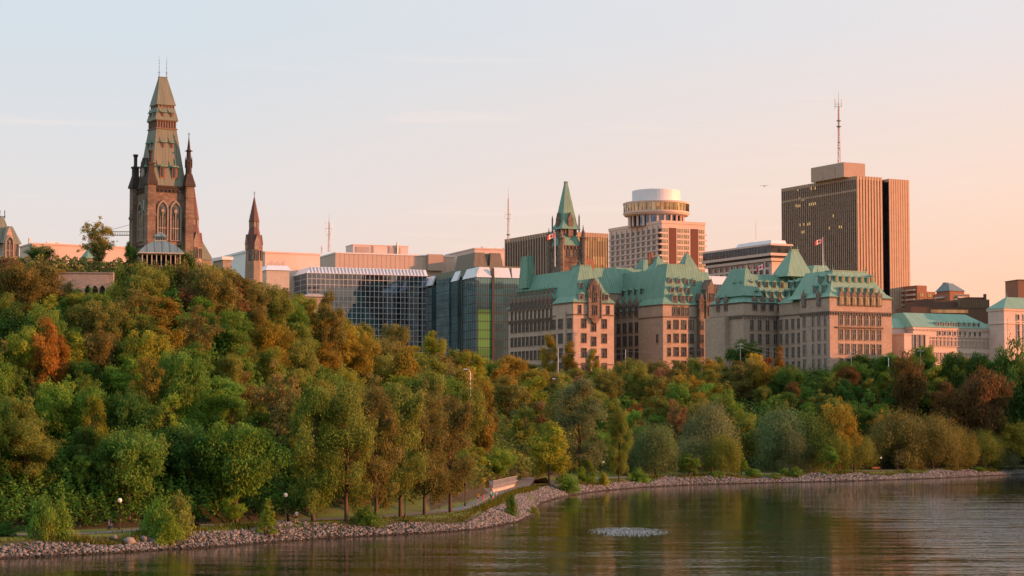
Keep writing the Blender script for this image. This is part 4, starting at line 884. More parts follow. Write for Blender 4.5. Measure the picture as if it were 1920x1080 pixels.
# ---------- flags --------------------------------------------------------------------------
LEAF = [(0, 1), (.16, .66), (.38, .76), (.32, .38), (.6, .52), (.66, .34), (.98, .4), (.86, .12), (.98, 0), (.5, -.36), (.56, -.54), (.06, -.46), (.04, -1)]
LEAF = LEAF + [(-x, y) for x, y in LEAF[::-1] if x != 0]
def flag(px, D, ptop, pbase, ph, size, lab, angle=200, lean=0):
    x, y, zt_ = P(px, ptop, D); zb = zp(pbase, D); r0 = thing('flagpole', lab, 'flag', (x, y, zb), 0, 'national flags flying over the roofs')
    MB().lathe([(.17, 0), (.13, (zt_ - zb) * .7), (.09, zt_ - zb), (.17, zt_ - zb + .05), (.17, zt_ - zb + .3), (.02, zt_ - zb + .4)], 8).build('pole', MAT['white_panel'], r0)
    L = size; Hh = size * .55; ztop = zp(ph, D) - zb; mb = MB(); nn = 16; a = rad(angle)
    def pt(u, v): # u 0..1 along the fly, v 0..1 down
        wv = .14 * L * u * math.sin(u * 7 + 1); s_ = -.35 * L * u * u + lean * u
        return (math.cos(a) * u * L - math.sin(a) * wv, math.sin(a) * u * L + math.cos(a) * wv, ztop - v * Hh + s_)
    for i in range(nn):
        u0, u1 = i / nn, (i + 1) / nn; mm = 0 if (u1 <= .26 or u0 >= .74) else 1
        for j in range(4): mb.face([pt(u0, (j + 1) / 4), pt(u1, (j + 1) / 4), pt(u1, j / 4), pt(u0, j / 4)], mm)
    for sd in (-.03, .03):
        pts = []
        for lx, ly in LEAF: p = pt(.5 + lx * .2, .5 - ly * .40); pts.append((p[0] - math.sin(a) * sd, p[1] + math.cos(a) * sd, p[2]))
        cpt = pt(.5, .5); cpt = (cpt[0] - math.sin(a) * sd, cpt[1] + math.cos(a) * sd, cpt[2])
        for i in range(len(pts)): mb.face([cpt, pts[i], pts[(i + 1) % len(pts)]], 0)
    mb.build('flag', [MAT['flag_red'], MAT['flag_white']], r0)
flag(1040.5, 752, 437, 500, 438, 3.0, 'flag on the tall white pole in front of the copper spire tower', 196)
flag(1542.5, 735, 447, 502, 448, 2.9, 'small flag hanging from the pole against the bronze office tower', 190)
flag(1434, 745, 493, 515, 494, 3.2, 'flag blown upward on the short pole before the strip-windowed office block', 190, -.6)

# ---------- bronze office tower -------------------------------------------------------------
T = Bld('office_tower', 'tall dark bronze office tower with vertical fins and an orange-lit end', 1607, 1245, 34, 28, row=400)
zt = T.z(329.5); aR1 = T.A(1655); aN0 = T.A(1655); aN1 = T.A(1667); aE = T.A(1706.5); bL = T.B(1466)
w = MB(); w.box(.5, aN0 - .2, .5, bL - .5, 0, zt - .6); w.box(aN0 - .21, aN1 + .2, 4.5, bL - 6, 0, zt - 1.2); w.box(aN1 + .19, aE - .5, .9, bL - 3, 0, zt - 1.0)
T.part('curtain_wall', w, [MAT['glass_black']])
w = MB(); w.box(.6, aN0 - .4, .32, .5, 2, zt - 1); w.box(aN1 + .5, aE - .7, .72, .9, 2, zt - 1.4); T.part('curtain_wall', w, [MAT['glass_sunset_bronze']], label='mirror glass tinted with sunset reflection on the sunny end')  # same glazing as the dark sides, coloured as if reflecting the sunset
f = MB(); nL = 38
for i in range(nL + 1): b = .3 + (bL - .6) * i / nL; f.box(-.35, .5, b - .26, b + .26, 0, zt)
for i in range(9): a = .9 + (aN0 - 2.0) * i / 8; f.box(a - .72, a + .72, -.25, .5, 0, zt)
for i in range(9): a = aN1 + 1.1 + (aE - aN1 - 2.2) * i / 8; f.box(a - .72, a + .72, .15, .9, 0, zt - .4)
f.box(-.1, aN0, -.05, bL, zt - 2.2, zt - .05); f.box(aN1, aE, .35, bL - 3, zt - 2.4, zt - .5)
for z in (zt * .52, zt * .3, zt * .93): f.box(-.08, .4, .3, bL, z, z + 1.2)
T.part('fin', f, [MAT['bronze_pier']])
f = MB()
for k in range(1, 27): z = zt * k / 27; f.box(.12, .51, .6, bL - .5, z, z + 1.3)
T.part('spandrel', f, [MAT['bronze_dark']])
lw = MB().box(-.03, 0, -.55, .55, 0, 1.7).mesh('lit_window', [MAT['lit']])
for px_, py_ in ((1497, 358), (1520, 355), (1523, 356), (1528, 355), (1500, 375), (1503, 376), (1508, 376), (1494, 388), (1497, 389), (1501, 388), (1517, 386), (1521, 385), (1525, 385), (1530, 384), (1563, 407), (1502, 424), (1508, 423), (1513, 423), (1519, 422), (1555, 430), (1573, 428), (1577, 428), (1504, 438), (1508, 437)):
    b = T.B(px_, 0, py_); b = .3 + (bL - .6) * (int((b - .3) / (bL - .6) * nL) + .5) / nL; T.inst('lit_window', lw, .1, b, T.z(py_, 0, b), 0)
f = MB(); ra, rb = 4.5, 8.0; zr = T.z(307, 10, 10); a1_ = T.A(1622, 8, 310); f.box(a1_ - 16.5, a1_, rb, rb + 34, zt, zr); f.box(a1_ - 16.8, a1_ - 16.5, rb + 9, rb + 13, zt, zr - 2); f.box(a1_ - 16.8, a1_ - 16.5, rb + 22, rb + 26, zt, zr - 4); T.part('penthouse', f, [MAT['concrete_tan']])
am, bm = sub_origin(1572, 1175, T)
def mast(px, D, p0, p1, w, lab, rings_=(), arms=(), par=None, name='antenna_mast', g=None):
    x, y, z1 = P(px, p1, D); z0 = zp(p0, D); r0 = thing(name, lab, 'antenna', (x, y, z0), 0, g); h = z1 - z0
    mb = MB()
    for k in range(3): a = 2 * PI * k / 3 + .3; mb.tube([(w * math.cos(a), w * math.sin(a), 0), (w * .35 * math.cos(a), w * .35 * math.sin(a), h * .8)], w * .22, 4)
    n_ = max(6, int(h / (w * 2.2)))
    for i in range(n_):
        f0, f1 = i / n_ * .8, (i + 1) / n_ * .8; k = i % 3; a = 2 * PI * k / 3 + .3; b = a + 2 * PI / 3; w0 = w * (1 - .65 * f0 / .8); w1 = w * (1 - .65 * f1 / .8)
        mb.tube([(w0 * math.cos(a), w0 * math.sin(a), h * f0), (w1 * math.cos(b), w1 * math.sin(b), h * f1)], w * .13, 3)
    mb.tube([(0, 0, h * .78), (0, 0, h)], [w * .22, w * .07], 5); mb.build('lattice', MAT['metal_red'], r0)
    for q, rr in rings_: MB().lathe([(rr * .4, h * q - rr * .4), (rr, h * q), (rr * .4, h * q + rr * .4)], 8).build('dish', MAT['metal_grey'], r0)
    for q, L in arms:
        m2 = MB(); m2.tube([(-L, 0, h * q), (L, 0, h * q)], w * .13, 4)
        for e in (-L, L): m2.tube([(e, 0, h * q - L * 1.2), (e, 0, h * q + L * 2)], w * .12, 4)
        m2.build('aerial', MAT['metal_grey'], r0)
    return r0
mast(1572, 1272, 308, 172, .9, 'tall red-grey lattice radio mast on the roof of the bronze office tower', ((.52, 1.7), (.60, 1.6), (.3, 1.0), (.22, .9)), ((.80, 2.4), (.83, 1.8)))
mast(617, 940, 472, 402, .55, 'thin lattice mast rising behind the pale rooftop penthouse', (), ((.62, 1.6), (.45, 1.2)))
mast(953, 1000, 452, 352, .5, 'slim guyed mast left of the copper spire on the dark block', ((.12, 1.1),), ((.42, 1.6), (.5, 1.2)))
mast(603, 940, 476, 458, .3, 'short aerial beside the pale rooftop penthouse', (), ((.6, .9),))

# ---------- round-topped hotel ------------------------------------------------------------
Hh = Bld('hotel', 'grey and orange hotel block crowned by a round restaurant drum', 1241, 1150, 34, 28, row=440)
zt = Hh.z(418); aR = Hh.A(1322); bL = Hh.B(1142)
w = MB(); w.box(0, aR, 0, bL, 0, zt); o = Hh.part('wall', w, [MAT['concrete_pink']])
w = MB(); w.box(-.3, aR + .3, -.3, bL + .3, zt, zt + 1.6); w.box(.4, aR - .4, .4, bL - .4, zt - .01, zt + 1.0); Hh.part('parapet', w, [MAT['concrete_pink']])
w = MB()
for p0, p1 in ((1254.5, 1268), (1295, 1309)): a0_, a1_ = Hh.A(p0), Hh.A(p1); w.box(a0_, a1_, -.18, 0, 0, zt - 2.5)
Hh.part('panel', w, [MAT['rust_panel']], label='blank dark brown vertical wall strip')
wh = win_mesh(2.9, 2.1, 'concrete_pink', 'glass_sunset_gold', 1, 1, .3, False); wl = win_mesh(2.9, 2.1, 'concrete', 'pane', 1, 1, .55, False)  # sunny-face glass carries the sunset glow in its colour, shaded-face glass is dark
zz_ = [zt - 5.0 - 3.25 * k for k in range(16)]
Hh.windows(wh, [(Hh.A(p), 0, z, 'R') for z in zz_ for p in (1247.5, 1275.5, 1287.5, 1316)], 60)
lb = lin(5.5, bL - 1.5, 9)
Hh.windows(wl, [(0, b, z, 'L') for z in zz_ for b in lb], 100)
f = MB()
for b in [5.5 - (lb[1] - lb[0]) / 2 + (lb[1] - lb[0]) * i for i in range(10)]: f.box(-.62, 0, b + .9, b + 1.3, 0, zt - 1)
for z in zz_: f.box(-.5, 0, 3.6, bL, z - .9, z - .45)
Hh.part('wall_grid', f, [MAT['concrete']])
for z in zz_[:9]:
    f = MB(); f.box(-1.5, 0, -.2, 3.4, z - 1.0, z - .1); f.box(-.1, 0, .1, 3.3, z + .1, z + 2.0, 1); Hh.part('balcony', f, [MAT['concrete_pink'], MAT['black_paint']])
    f = MB(); f.box(aR, aR + 1.6, .3, 3, z - .9, z - .2); Hh.part('balcony', f, [MAT['concrete_pink']])
x, y, _ = P(1230.5, 380, 1178); dx, dy = x - Hh.x, y - Hh.y; ca, cb = dx * Hh.u[0] + dy * Hh.u[1], dx * Hh.v[0] + dy * Hh.v[1]
def zr(py): return zp(py, 1178 - 14) - 34
px2m = 1178 / F
def drum(name, prof, mats, n_=64, par=None):
    return Hh.part(name, MB().lathe(prof, n_, (ca, cb)), mats, par, True)
R1, R2, R3 = 62.5 * px2m, 45.5 * px2m, 54 * px2m
o = Hh.part('drum_wall', MB().lathe([(R2, zr(376)), (R2, zr(354)), (R2 - .5, zr(353))], 48, (ca, cb)), [MAT['white_panel']])
Hh.part('lower_glazing', MB().lathe([(R3 - 1.6, zt), (R3 - 1.6, zr(402))], 40, (ca, cb)), [MAT['glass_blue']])
f = MB()
for k in range(24): a = 2 * PI * k / 24; c_, s_ = math.cos(a), math.sin(a); f.lathe([(.75, zt), (.75, zr(402))], 6, (ca + c_ * (R3 - .9), cb + s_ * (R3 - .9)))
Hh.part('column', f, [MAT['concrete_pink']])
Hh.part('slab', MB().lathe([(R3 - 1.0, zr(403)), (R1 - .8, zr(401)), (R1, zr(397.5)), (R1, zr(394.5)), (R1 - .8, zr(394.4)), (R3 - 1, zr(394))], 64, (ca, cb)), [MAT['concrete_pink']])
Hh.part('restaurant_glazing', MB().lathe([(R1 - .5, zr(394.6)), (R1 - .35, zr(380))], 44, (ca, cb)), [MAT['glass_sunset_gold']])
f = MB()
for k in range(44): a = 2 * PI * k / 44; f.tube([(ca + math.cos(a) * (R1 - .4), cb + math.sin(a) * (R1 - .4), zr(395)), (ca + math.cos(a) * (R1 - .4), cb + math.sin(a) * (R1 - .4), zr(379.5))], .16, 4)
Hh.part('glazing_bar', f, [MAT['mullion_dark']])
Hh.part('rim', MB().lathe([(R1 - .6, zr(380.4)), (R1, zr(380)), (R1 + .1, zr(377)), (R1 - .6, zr(376)), (R2 + .3, zr(375.6))], 64, (ca, cb)), [MAT['concrete_pink']])

# ---------- dark brown block behind the spire ------------------------------------------------
Q = Bld('brown_office_block', 'low dark brown office block with sunset-tinted windows behind the copper spire', 1040, 1000, 33, 28, row=450)
zt = Q.z(433); aR = Q.A(1140.5); bL = Q.B(948)
Q.part('wall', MB().box(.3, aR - .3, .3, bL, 0, zt - .4), [MAT['glass_black']])
Q.part('glazing', MB().box(.5, aR - .6, .1, .3, 0, zt - 2.2), [MAT['glass_sunset_bronze']]); f = MB()  # sunny face only: sunset reflection is in the glass tint
for i in range(22): a = (aR - .3) * i / 21 + .15; f.box(a - .14, a + .14, -.25, .3, 0, zt)
for i in range(20): b = (bL - .3) * i / 19 + .3; f.box(-.4, .3, b - .35, b + .35, 0, zt)
f.box(0, aR, -.15, bL, zt - 2.2, zt - .05); Q.part('fin', f, [MAT['bronze_pier']])
for i in range(10): pass
# ---------- office with strip windows -------------------------------------------------------
O = Bld('strip_windowed_office', 'pale concrete office block with a dark strip-window crown and white roof house', 1447, 1010, 33, 28, row=480)
zt = O.z(460); aR = O.A(1470) + 4; bL = O.B(1327)
O.part('wall', MB().box(0, aR, 0, bL, 0, O.z(489)), [MAT['concrete_pink']])
O.part('crown', MB().box(-1.2, aR, -1.2, bL + 1.5, O.z(489), O.z(484)).box(-2.2, aR, -2.2, bL + 2.5, O.z(479.5), O.z(474.5)).box(-2.2, aR, -2.2, bL + 2.5, O.z(460.5), O.z(457)), [MAT['concrete_pink']])
O.part('strip_glazing', MB().box(-1.8, aR - .2, -1.8, bL + 2, O.z(474.5), O.z(460.5)), [MAT['glass_black']])
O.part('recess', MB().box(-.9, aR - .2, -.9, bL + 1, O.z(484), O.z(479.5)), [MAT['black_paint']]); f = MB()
for i in range(24): b = -1.5 + (bL + 3) * i / 23; f.box(-1.95, -1.8, b - .08, b + .08, O.z(474.5), O.z(460.5))
O.part('glazing_bar', f, [MAT['metal_grey']])
wo = win_mesh(3.0, 2.3, 'concrete', 'glass_blue', 0, 0, .3, False)
O.windows(wo, [(0, b, O.z(500) - 3.6 * k, 'L') for k in range(6) for b in lin(1.2, bL - .5, 11)], 100)
f = MB(); f.frus((2, aR, 3, bL * .62), (3, aR, 4.5, bL * .58), O.z(457), O.z(448)); O.part('roof_house', f, [MAT['white_panel']])
O.part('roof_plant', MB().box(6, 9, bL * .42, bL * .5, O.z(448), O.z(446)), [MAT['metal_grey']])
mast(1417, 1060, 450, 408, .12, 'pair of thin roof aerials above the strip-windowed office', (), ())

# ---------- white-gridded glass block ---------------------------------------------------------
GB = Bld('gridded_glass_block', 'wide mirror-glass office block with a white grid of bars and a sloping white roof edge', 576, 890, 33, 21, row=560)
zt = GB.z(512); aR = 46.0; aR = GB.A(800); bL = GB.B(505)
GB.part('glazing', MB().box(0, aR, 0, bL, 0, zt), [MAT['glass_blue']])
f = MB(); n_ = 27
for i in range(n_ + 1): a = aR * i / n_; f.box(a - .075, a + .075, -.16, 0, 0, zt)
for i in range(7): b = bL * i / 6; f.box(-.16, 0, b - .1, b + .1, 0, zt)
k = 0; z = zt
while z > 0: f.box(-.13, aR, -.13, bL, z - .075, z + .075); z -= zt / 20
GB.part('mullions', f, [MAT['mullion_white']])
GB.part('roof_edge', MB().frus((-.4, aR + .4, -.4, bL + .4), (2.2, aR + .4, 2.8, bL - 1), zt + .1, GB.z(499)), [MAT['white_metal']])
f = MB()
for i in range(34): a = 1.5 + (aR - 1.5) * i / 34; f.hexa([(a, -.35, zt + .35), (a + .5, -.35, zt + .35), (a + .5, 0, zt + .35), (a, 0, zt + .35)], [(a + .2, 2.3, GB.z(499.5)), (a + .7, 2.3, GB.z(499.5)), (a + .7, 2.7, GB.z(499.5)), (a + .2, 2.7, GB.z(499.5))])
GB.part('roof_rib', f, [MAT['metal_grey']])
# plain block in front of it at the sloping street end
LO = Bld('low_pavilion', 'small pale flat-roofed building below the corner of the white-gridded glass block', 572, 585, 36, 21, row=560)
LO.part('wall', MB().box(0, 7, 0, 10, -2, LO.z(556)), [MAT['concrete_tan']]); LO.part('roof', MB().frus((-.6, 7.6, -.6, 10.6), (2, 5, 3, 8), LO.z(556), LO.z(549)), [MAT['concrete_tan']])
# ---------- pale blocks behind -------------------------------------------------------------------
def block(name, lab, px, D, pr, pl, pt, mat, th=21, extra=None, row=480, dz=33):
    b = Bld(name, lab, px, D, dz, th, row=row); zt = b.z(pt); aR = b.A(pr); bL = b.B(pl)
    b.part('wall', MB().box(0, aR, 0, bL, 0, zt), [MAT[mat]]); b.part('roof_edge', MB().box(-.3, aR + .3, -.3, bL + .3, zt, zt + .7), [MAT['white_panel' if mat != 'concrete_pink' else 'concrete_pink']])
    if extra: extra(b, zt, aR, bL)
    return b
def ex1(b, zt, aR, bL):
    z2 = b.z(457, 8, 8); a0_ = b.A(662, 14, 465); a1_ = b.A(770, 14, 465); w = MB(); w.box(a0_, a1_ * .97, 14, 28, zt, z2); w.box(a0_ - .2, a1_ * .97 + .2, 13.8, 28.2, z2, z2 + .5); b.part('penthouse', w, [MAT['concrete_pink']])
    w = MB()
    for q in (.33, .62): w.box(a0_ + (a1_ - a0_) * q, a0_ + (a1_ - a0_) * (q + .03), 13.6, 14, zt, z2)
    w.box(a0_ + (a1_ - a0_) * .05, a0_ + (a1_ - a0_) * .28, 13.7, 14, zt + 1, z2 - .8); w.box(a0_ + (a1_ - a0_) * .64, a0_ + (a1_ - a0_) * .82, 13.7, 14, zt + 1, z2 - .8); b.part('louvre', w, [MAT['concrete_tan']])
    w = MB(); w.tube([(a0_ + (a1_ - a0_) * .76, 13.3, zt), (a0_ + (a1_ - a0_) * .76, 13.3, z2 + 2.2)], .5, 8); b.part('flue', w, [MAT['metal_grey']])
    w = MB(); a2_ = b.A(800, 0, 480); a3_ = b.A(828, 0, 480); w.box(a2_, a3_, 0 - 3, 8, zt - 8, zt + .9); b.part('stair_tower', w, [MAT['concrete_tan']])
    w = MB()
    for i in range(26): a = aR * i / 26; w.box(a - .06, a + .06, -.08, 0, zt - 12, zt)
    b.part('panel_joint', w, [MAT['concrete']])
block('tan_office_block', 'broad pale pink office block with a rooftop penthouse and flue behind the gridded glass', 629, 1085, 852, 589, 475, 'concrete_rose', 21, ex1)
def ex2(b, zt, aR, bL):
    w = MB()
    for px_, wd, h in ((905, 3, 1.5), (930, 2, 1), (945, 5, 1.2), (958, 3, .9)): a = b.A(px_, 6, 462); w.box(a, a + wd, 6, 9, zt + .7, zt + .7 + h)
    b.part('roof_plant', w, [MAT['white_panel']]); w = MB(); w.box(b.A(985, -5, 490), b.A(985, -5, 490) + .1, -5, -4.9, 0, .1)
    w = MB(); w.box(-4, aR, -5, 0, 0, b.z(485)); b.part('wall', w, [MAT['concrete_pink']])
block('pink_office_block', 'pink-lit plain office block right behind the dark copper penthouse', 890, 1105, 986, 835, 467, 'concrete_pink', 21, ex2)
def ex3(b, zt, aR, bL):
    w = MB(); 
    for px_, h in ((55, 2.5), (88, 1.2), (104, 1.0)): a = b.A(px_, 4, 455); w.box(a, a + (1.2 if h > 2 else 5), 4, 6, zt + .7, zt + .7 + h)
    b.part('roof_plant', w, [MAT['white_panel']])
block('long_pink_office_block', 'very long low pink office block behind the lone sparse tree', 60, 900, 262, 37, 458, 'concrete_pink', 28, ex3)
block('long_pink_office_wing', 'long low pink office wing behind the slim red spire', 497, 905, 600, 396, 474, 'concrete_pink', 28)
block('grey_roof_house', 'blue-grey rooftop box left of the slim red spire', 462, 640, 485, 398, 473, 'white_panel', 24, dz=40)
block('low_stone_lodge', 'small low stone lodge between the mansard tower and the slim spire', 418, 430, 434, 400, 487, 'stone_light', 28, dz=42)
w_ = Bld('roof_terrace', 'long white glazed roof terrace right of the slim red spire', 498, 690, 36, 21, row=500); w_.part('roof', MB().frus((0, 9, 0, 14), (1.5, 8.5, 3, 12), w_.z(506), w_.z(496)), [MAT['white_metal']]); w_.part('wall', MB().box(.5, 8.5, .5, 13, 0, w_.z(506)), [MAT['concrete']])
f = MB()
for i in range(9): f.box(2 + i * .7, 2.2 + i * .7, 5, 5.3, w_.z(497), w_.z(491) + (i % 3) * .4)
w_.part('vent_pipe', f, [MAT['metal_grey']])

# ---------- green glass tower block -----------------------------------------------------------------
E = Bld('green_glass_block', 'faceted green mirror-glass block with a copper penthouse left of the ministry', 893, 850, 33, 21, row=560)
zt = E.z(500); za = E.z(519.5); aR = E.A(990); bL = E.B(792)
bb = [0, E.B(868), E.B(846.5), E.B(842), E.B(818), E.B(812), bL]
w = MB(); w.box(0, aR, 0, bb[1] + .2, 0, za); w.box(3.5, 12, bb[1], bL - .5, 0, za + 3); w.box(0, 12, bb[2] - 8, bb[2], 0, za - .02)
E.part('glazing', w, [MAT['glass_green']])
w = MB(); w.box(.02, 14, bb[3], bb[4], 0, za + 2); w.box(-.6, 14, bb[5], bL, 0, za - 1); E.part('glazing', w, [MAT['glass_green']])
f = MB()
for i in range(24): a = aR * i / 23; f.box(a - .05, a + .05, -.08, 0, 0, za)
for k in range(12): z = za - 3.7 * k; f.box(-.06, aR, -.12, bb[1], z - .16, z + .16); f.box(-.7, .5, bb[5], bL, z - 1.1, z - .9); f.box(-.02, .5, bb[3], bb[4], z - .1, z + .1); f.box(-.05, .5, bb[2] - 8, bb[2], z - .12, z + .12)
for b0, b1 in ((0, bb[1]), (bb[2] - 8, bb[2]), (bb[5], bL)):
    for i in range(8): b = b0 + (b1 - b0) * i / 7; f.box(-.68 if b0 == bb[5] else -.08, 0, b - .05, b + .05, 0, za)
E.part('mullions', f, [MAT['mullion_dark']])
f = MB(); f.box(E.A(922), E.A(926), -.5, .2, 0, zt - .5)
for b in (bb[1] + .4,): f.box(-.4, .4, b - .5, b + .6, 0, za)
E.part('pier', f, [MAT['bronze_dark']])
a2_, a3_ = E.A(921.5), E.A(926.5)
for a0_, a1_ in ((0, a2_), (a3_, E.A(958)), (E.A(960), aR)): f = MB(); f.hexa([(a0_, -.5, za), (a1_, -.5, za), (a1_, .4, za), (a0_, .4, za)], [(a0_ + .4, 1.6, zt), (a1_ - .4, 1.6, zt), (a1_ - .4, 2.4, zt), (a0_ + .4, 2.4, zt)]); E.part('eave_panel', f, [MAT['white_metal']])
for b0, b1, o_ in ((0, bb[1], 0), (bb[2] - 8, bb[2], 0), (bb[5], bL, -.6)): f = MB(); f.hexa([(o_ - .4, b0, za), (o_ + .5, b0, za), (o_ + .5, b1, za), (o_ - .4, b1, za)], [(o_ + 1.6, b0 + .5, zt), (o_ + 2.4, b0 + .5, zt), (o_ + 2.4, b1 - .5, zt), (o_ + 1.6, b1 - .5, zt)]); E.part('eave_panel', f, [MAT['white_metal']])
E.part('roof', MB().box(1.6, aR, 1.6, bL - 1, zt - 3, zt + .6), [MAT['copper_old']])
f = MB(); a0_, b0_ = E.A(873, 12, 490), 12; zp_ = E.z(473, 0, 12)
a0_ = 2.5; a1_ = E.A(944, 10, 490); bq = E.B(852, 2.5); am_ = (a0_ + a1_) / 2
for q0, q1 in ((a0_, am_ - .5), (am_ + .5, a1_)): f.frus((q0, q1, 10, bq), (q0 + .9, q1 - .9, 11.3, bq - 1.5), zt + .6, zp_)
f.box(am_ - .6, am_ + .6, 12, 22, zt + .6, zp_ - .3); E.part('copper_penthouse', f, [MAT['copper_olive']])
f = MB(); f.box(E.A(895) + .3, E.A(921), -.05, 0, 4, E.z(580)); E.part('lime_glazing', f, [MAT['glass_lime']], label='bright lime green glass panels')
# its twin east of the ministry
X2 = Bld('glass_block_corner', 'narrow lit glass facade with a white roof edge between the ministry and the chateau block', 1326, 900, 33, 21, row=540)
aR = X2.A(1420); za = X2.z(533); X2.part('glazing', MB().box(0, aR, 0, 12, 0, za), [MAT['glass_blue']]); X2.part('eave_panel', MB().frus((-.4, aR, -.6, 12), (.6, aR, 1.2, 10), za, X2.z(517)), [MAT['white_metal']])
f = MB()
for i in range(24): a = aR * i / 23; f.box(a - .07, a + .07, -.1, 0, 0, za)
for k in range(5): z = za - 4 * k; f.box(0, aR, -.14, 0, z - .2, z + .2)
X2.part('mullions', f, [MAT['mullion_dark']])

# ---------- pale courthouse ---------------------------------------------------------------------------
Sx = Bld('courthouse', 'pink-lit pale stone courthouse with a long low green roof and corner pavilion', 1885 - 2, 735, 33, 28, row=620)
# pavilion: corner towards us at px 1883
zt = Sx.z(578); aP = 24; bP = Sx.B(1853)
w = MB(); w.box(0, aP, 0, bP, -4, zt); w.box(-.4, aP + .4, -.4, bP + .4, zt - .8, zt); w.box(-.3, aP + .3, -.3, bP + .3, Sx.z(607), Sx.z(605))
Sx.part('pavilion_wall', w, [MAT['stone_pale']])
r = MB(); r.frus((-.6, aP + .6, -.6, bP + .6), (5, aP - 5, bP / 2 - .2, bP / 2 + .2), zt, Sx.z(558, 4, 8)); finial(r, 5.2, bP / 2, Sx.z(558, 4, 8), 2); Sx.part('pavilion_roof', r, [MAT['copper_pale']])
wp = win_mesh(1.1, 9, 'stone_pale', 'pane', 0, 2, .3); ws = win_mesh(1.1, 1.9, 'stone_pale', 'pane', 0, 0, .3)
Sx.windows(wp, [(a, 0, Sx.z(650), 'R') for a in (6.5, 9.6, 12.7, 15.8)]); Sx.windows(ws, [(a, 0, Sx.z(599), 'R') for a in (6.5, 9.6, 12.7, 15.8)])
# long wing: sunny face set back, running left from the pavilion
bw = bP; aw0 = Sx.A(1712, bw, 610); aw1 = 3.0
zw = Sx.z(613, aw0, bw); zr_ = Sx.z(590, aw0, bw)
w = MB(); w.box(aw0, aw1, bw, bw + 22, -4, zw); Sx.part('wall', w, [MAT['stone_pale']])
al = Sx.A(1660, bw + 4, 620); w = MB(); w.box(al, aw0 + 1, bw + 4, bw + 20, -4, zw - .3); w.box(al + 2, aw0 + 4, bw - 4, bw + 4, -4, Sx.z(629, aw0, bw)); Sx.part('wall', w, [MAT['stone_pale']])
w = MB(); w.box(aw0 - .4, aw1 + .4, bw - .4, bw + 22.4, zw - .7, zw); w.box(aw0 - .2, aw1, bw - .25, bw, Sx.z(637, aw0, bw), Sx.z(635.5, aw0, bw))
for a in lin(aw0, aw1, 60): w.box(a - .18, a + .18, bw - .35, bw, zw - 1.3, zw - .7)
w.box(al + 1.8, aw0 + 4.2, bw - 4.2, bw + 4, Sx.z(629, aw0, bw), Sx.z(628, aw0, bw) + .3); Sx.part('cornice', w, [MAT['stone_pale']])
r = MB(); r.frus((aw0 - .7, aw1 + .7, bw - .7, bw + 22.7), (aw0 + 2.5, aw1 - 6.5, bw + 8.5, bw + 13), zw, zr_ + 1.2); r.frus((al, aw0, bw + 3.6, bw + 20), (al, aw0 + 3, bw + 9, bw + 13), zw - .3, zr_ - 1); Sx.part('roof', r, [MAT['copper_pale']])
a0_, a1_ = Sx.A(1762, bw, 610), Sx.A(1835, bw, 610); dW = dormer_mesh(1.3, 1.5, 'copper_green', 'stone_pale', 2.5)
for a in lin(a0_ - 1.5, a1_ + 1.5, 9): Sx.inst('dormer', dW, a, bw + .5, zw + .5, 'R', (.8, .8, .9))
w3 = win_mesh(1.05, 3.2, 'stone_pale', 'concrete_tan', 0, 0, .3); 
Sx.windows(ws, [(a, bw, Sx.z(628.5, a0_, bw), 'R') for a in lin(a0_ - 1.5, a1_ + 1.5, 9)]); Sx.windows(w3, [(a, bw, Sx.z(649, a0_, bw), 'R') for a in lin(aw0 + 6, aw1 - 1, 18)]); Sx.windows(w3, [(a, bw, Sx.z(649, a0_, bw) - 5.6, 'R') for a in lin(aw0 + 6, aw1 - 1, 18)])
Sx.windows(win_mesh(1.2, 5, 'stone_pale', 'pane', 0, 0, .3), [(a, bw - 4, Sx.z(655, a0_, bw), 'R') for a in lin(al + 5.5, aw0 + 2.5, 3)])

# ---------- buildings behind the courthouse ---------------------------------------------------------
B1 = Bld('brick_apartment_block', 'red brick apartment block with balconies just right of the bronze tower', 1720, 1250, 33, 28, row=560)
zt = B1.z(535); B1.part('wall', MB().box(0, B1.A(1738), 0, 30, 0, zt).box(-.2 + B1.A(1738), B1.A(1756), 1, 25, 0, B1.z(546)).box(B1.A(1756) - .3, B1.A(1774), 2, 22, 0, B1.z(549)), [MAT['brick_red']])
B1.windows(win_mesh(3.4, 2.2, 'brick_red', 'glass_sunset_gold', 1, 0, .2), [(B1.A(p), -.02 + (1 if p > 1738 else 0), B1.z(q), 'R') for q in (556, 566, 576) for p in (1728, 1745)])
for q in (545, 554, 563, 572): B1.part('balcony', MB().box(-2, 0, 1, 9, B1.z(q), B1.z(q) + 1.1).box(-1.6, 0, 12, 20, B1.z(q), B1.z(q) + 1.1), [MAT['concrete']])
B2 = Bld('blue_roofed_apartment', 'apartment house with a blue-grey hipped roof behind the courthouse', 1781, 1200, 33, 28, row=560)
zt = B2.z(545); a1_ = B2.A(1808); b1_ = B2.B(1756); B2.part('wall', MB().box(0, a1_, 0, b1_, 0, zt).box(-2, a1_ + 2, -2.5, b1_ + 1, 0, B2.z(551)), [MAT['brick_red']])
B2.part('roof', MB().frus((-.6, a1_ + .6, -.6, b1_ + .6), (2.4, a1_ * .5, 4, b1_ - 3), zt, B2.z(530)).box(a1_ * .2, a1_ * .4, 6, 9, B2.z(531), B2.z(528)), [MAT['roof_tin']])
for q in (559, 568): B2.part('balcony', MB().box(-3.4, -2, 2, b1_ - 2, B2.z(q), B2.z(q) + 1).box(3, a1_ - 1, -4, -2.5, B2.z(q), B2.z(q) + 1), [MAT['concrete']])
B2.windows(win_mesh(2.2, 2.4, 'concrete', 'pane', 1, 0, .2), [(a, -2.5, B2.z(q), 'R') for q in (560, 569) for a in (2.5, 6, 9.5)])
B3 = Bld('dark_slab_building', 'long dark brown low building with a gold-lit window band behind the courthouse roof', 1708, 1000, 33, 10, row=580)
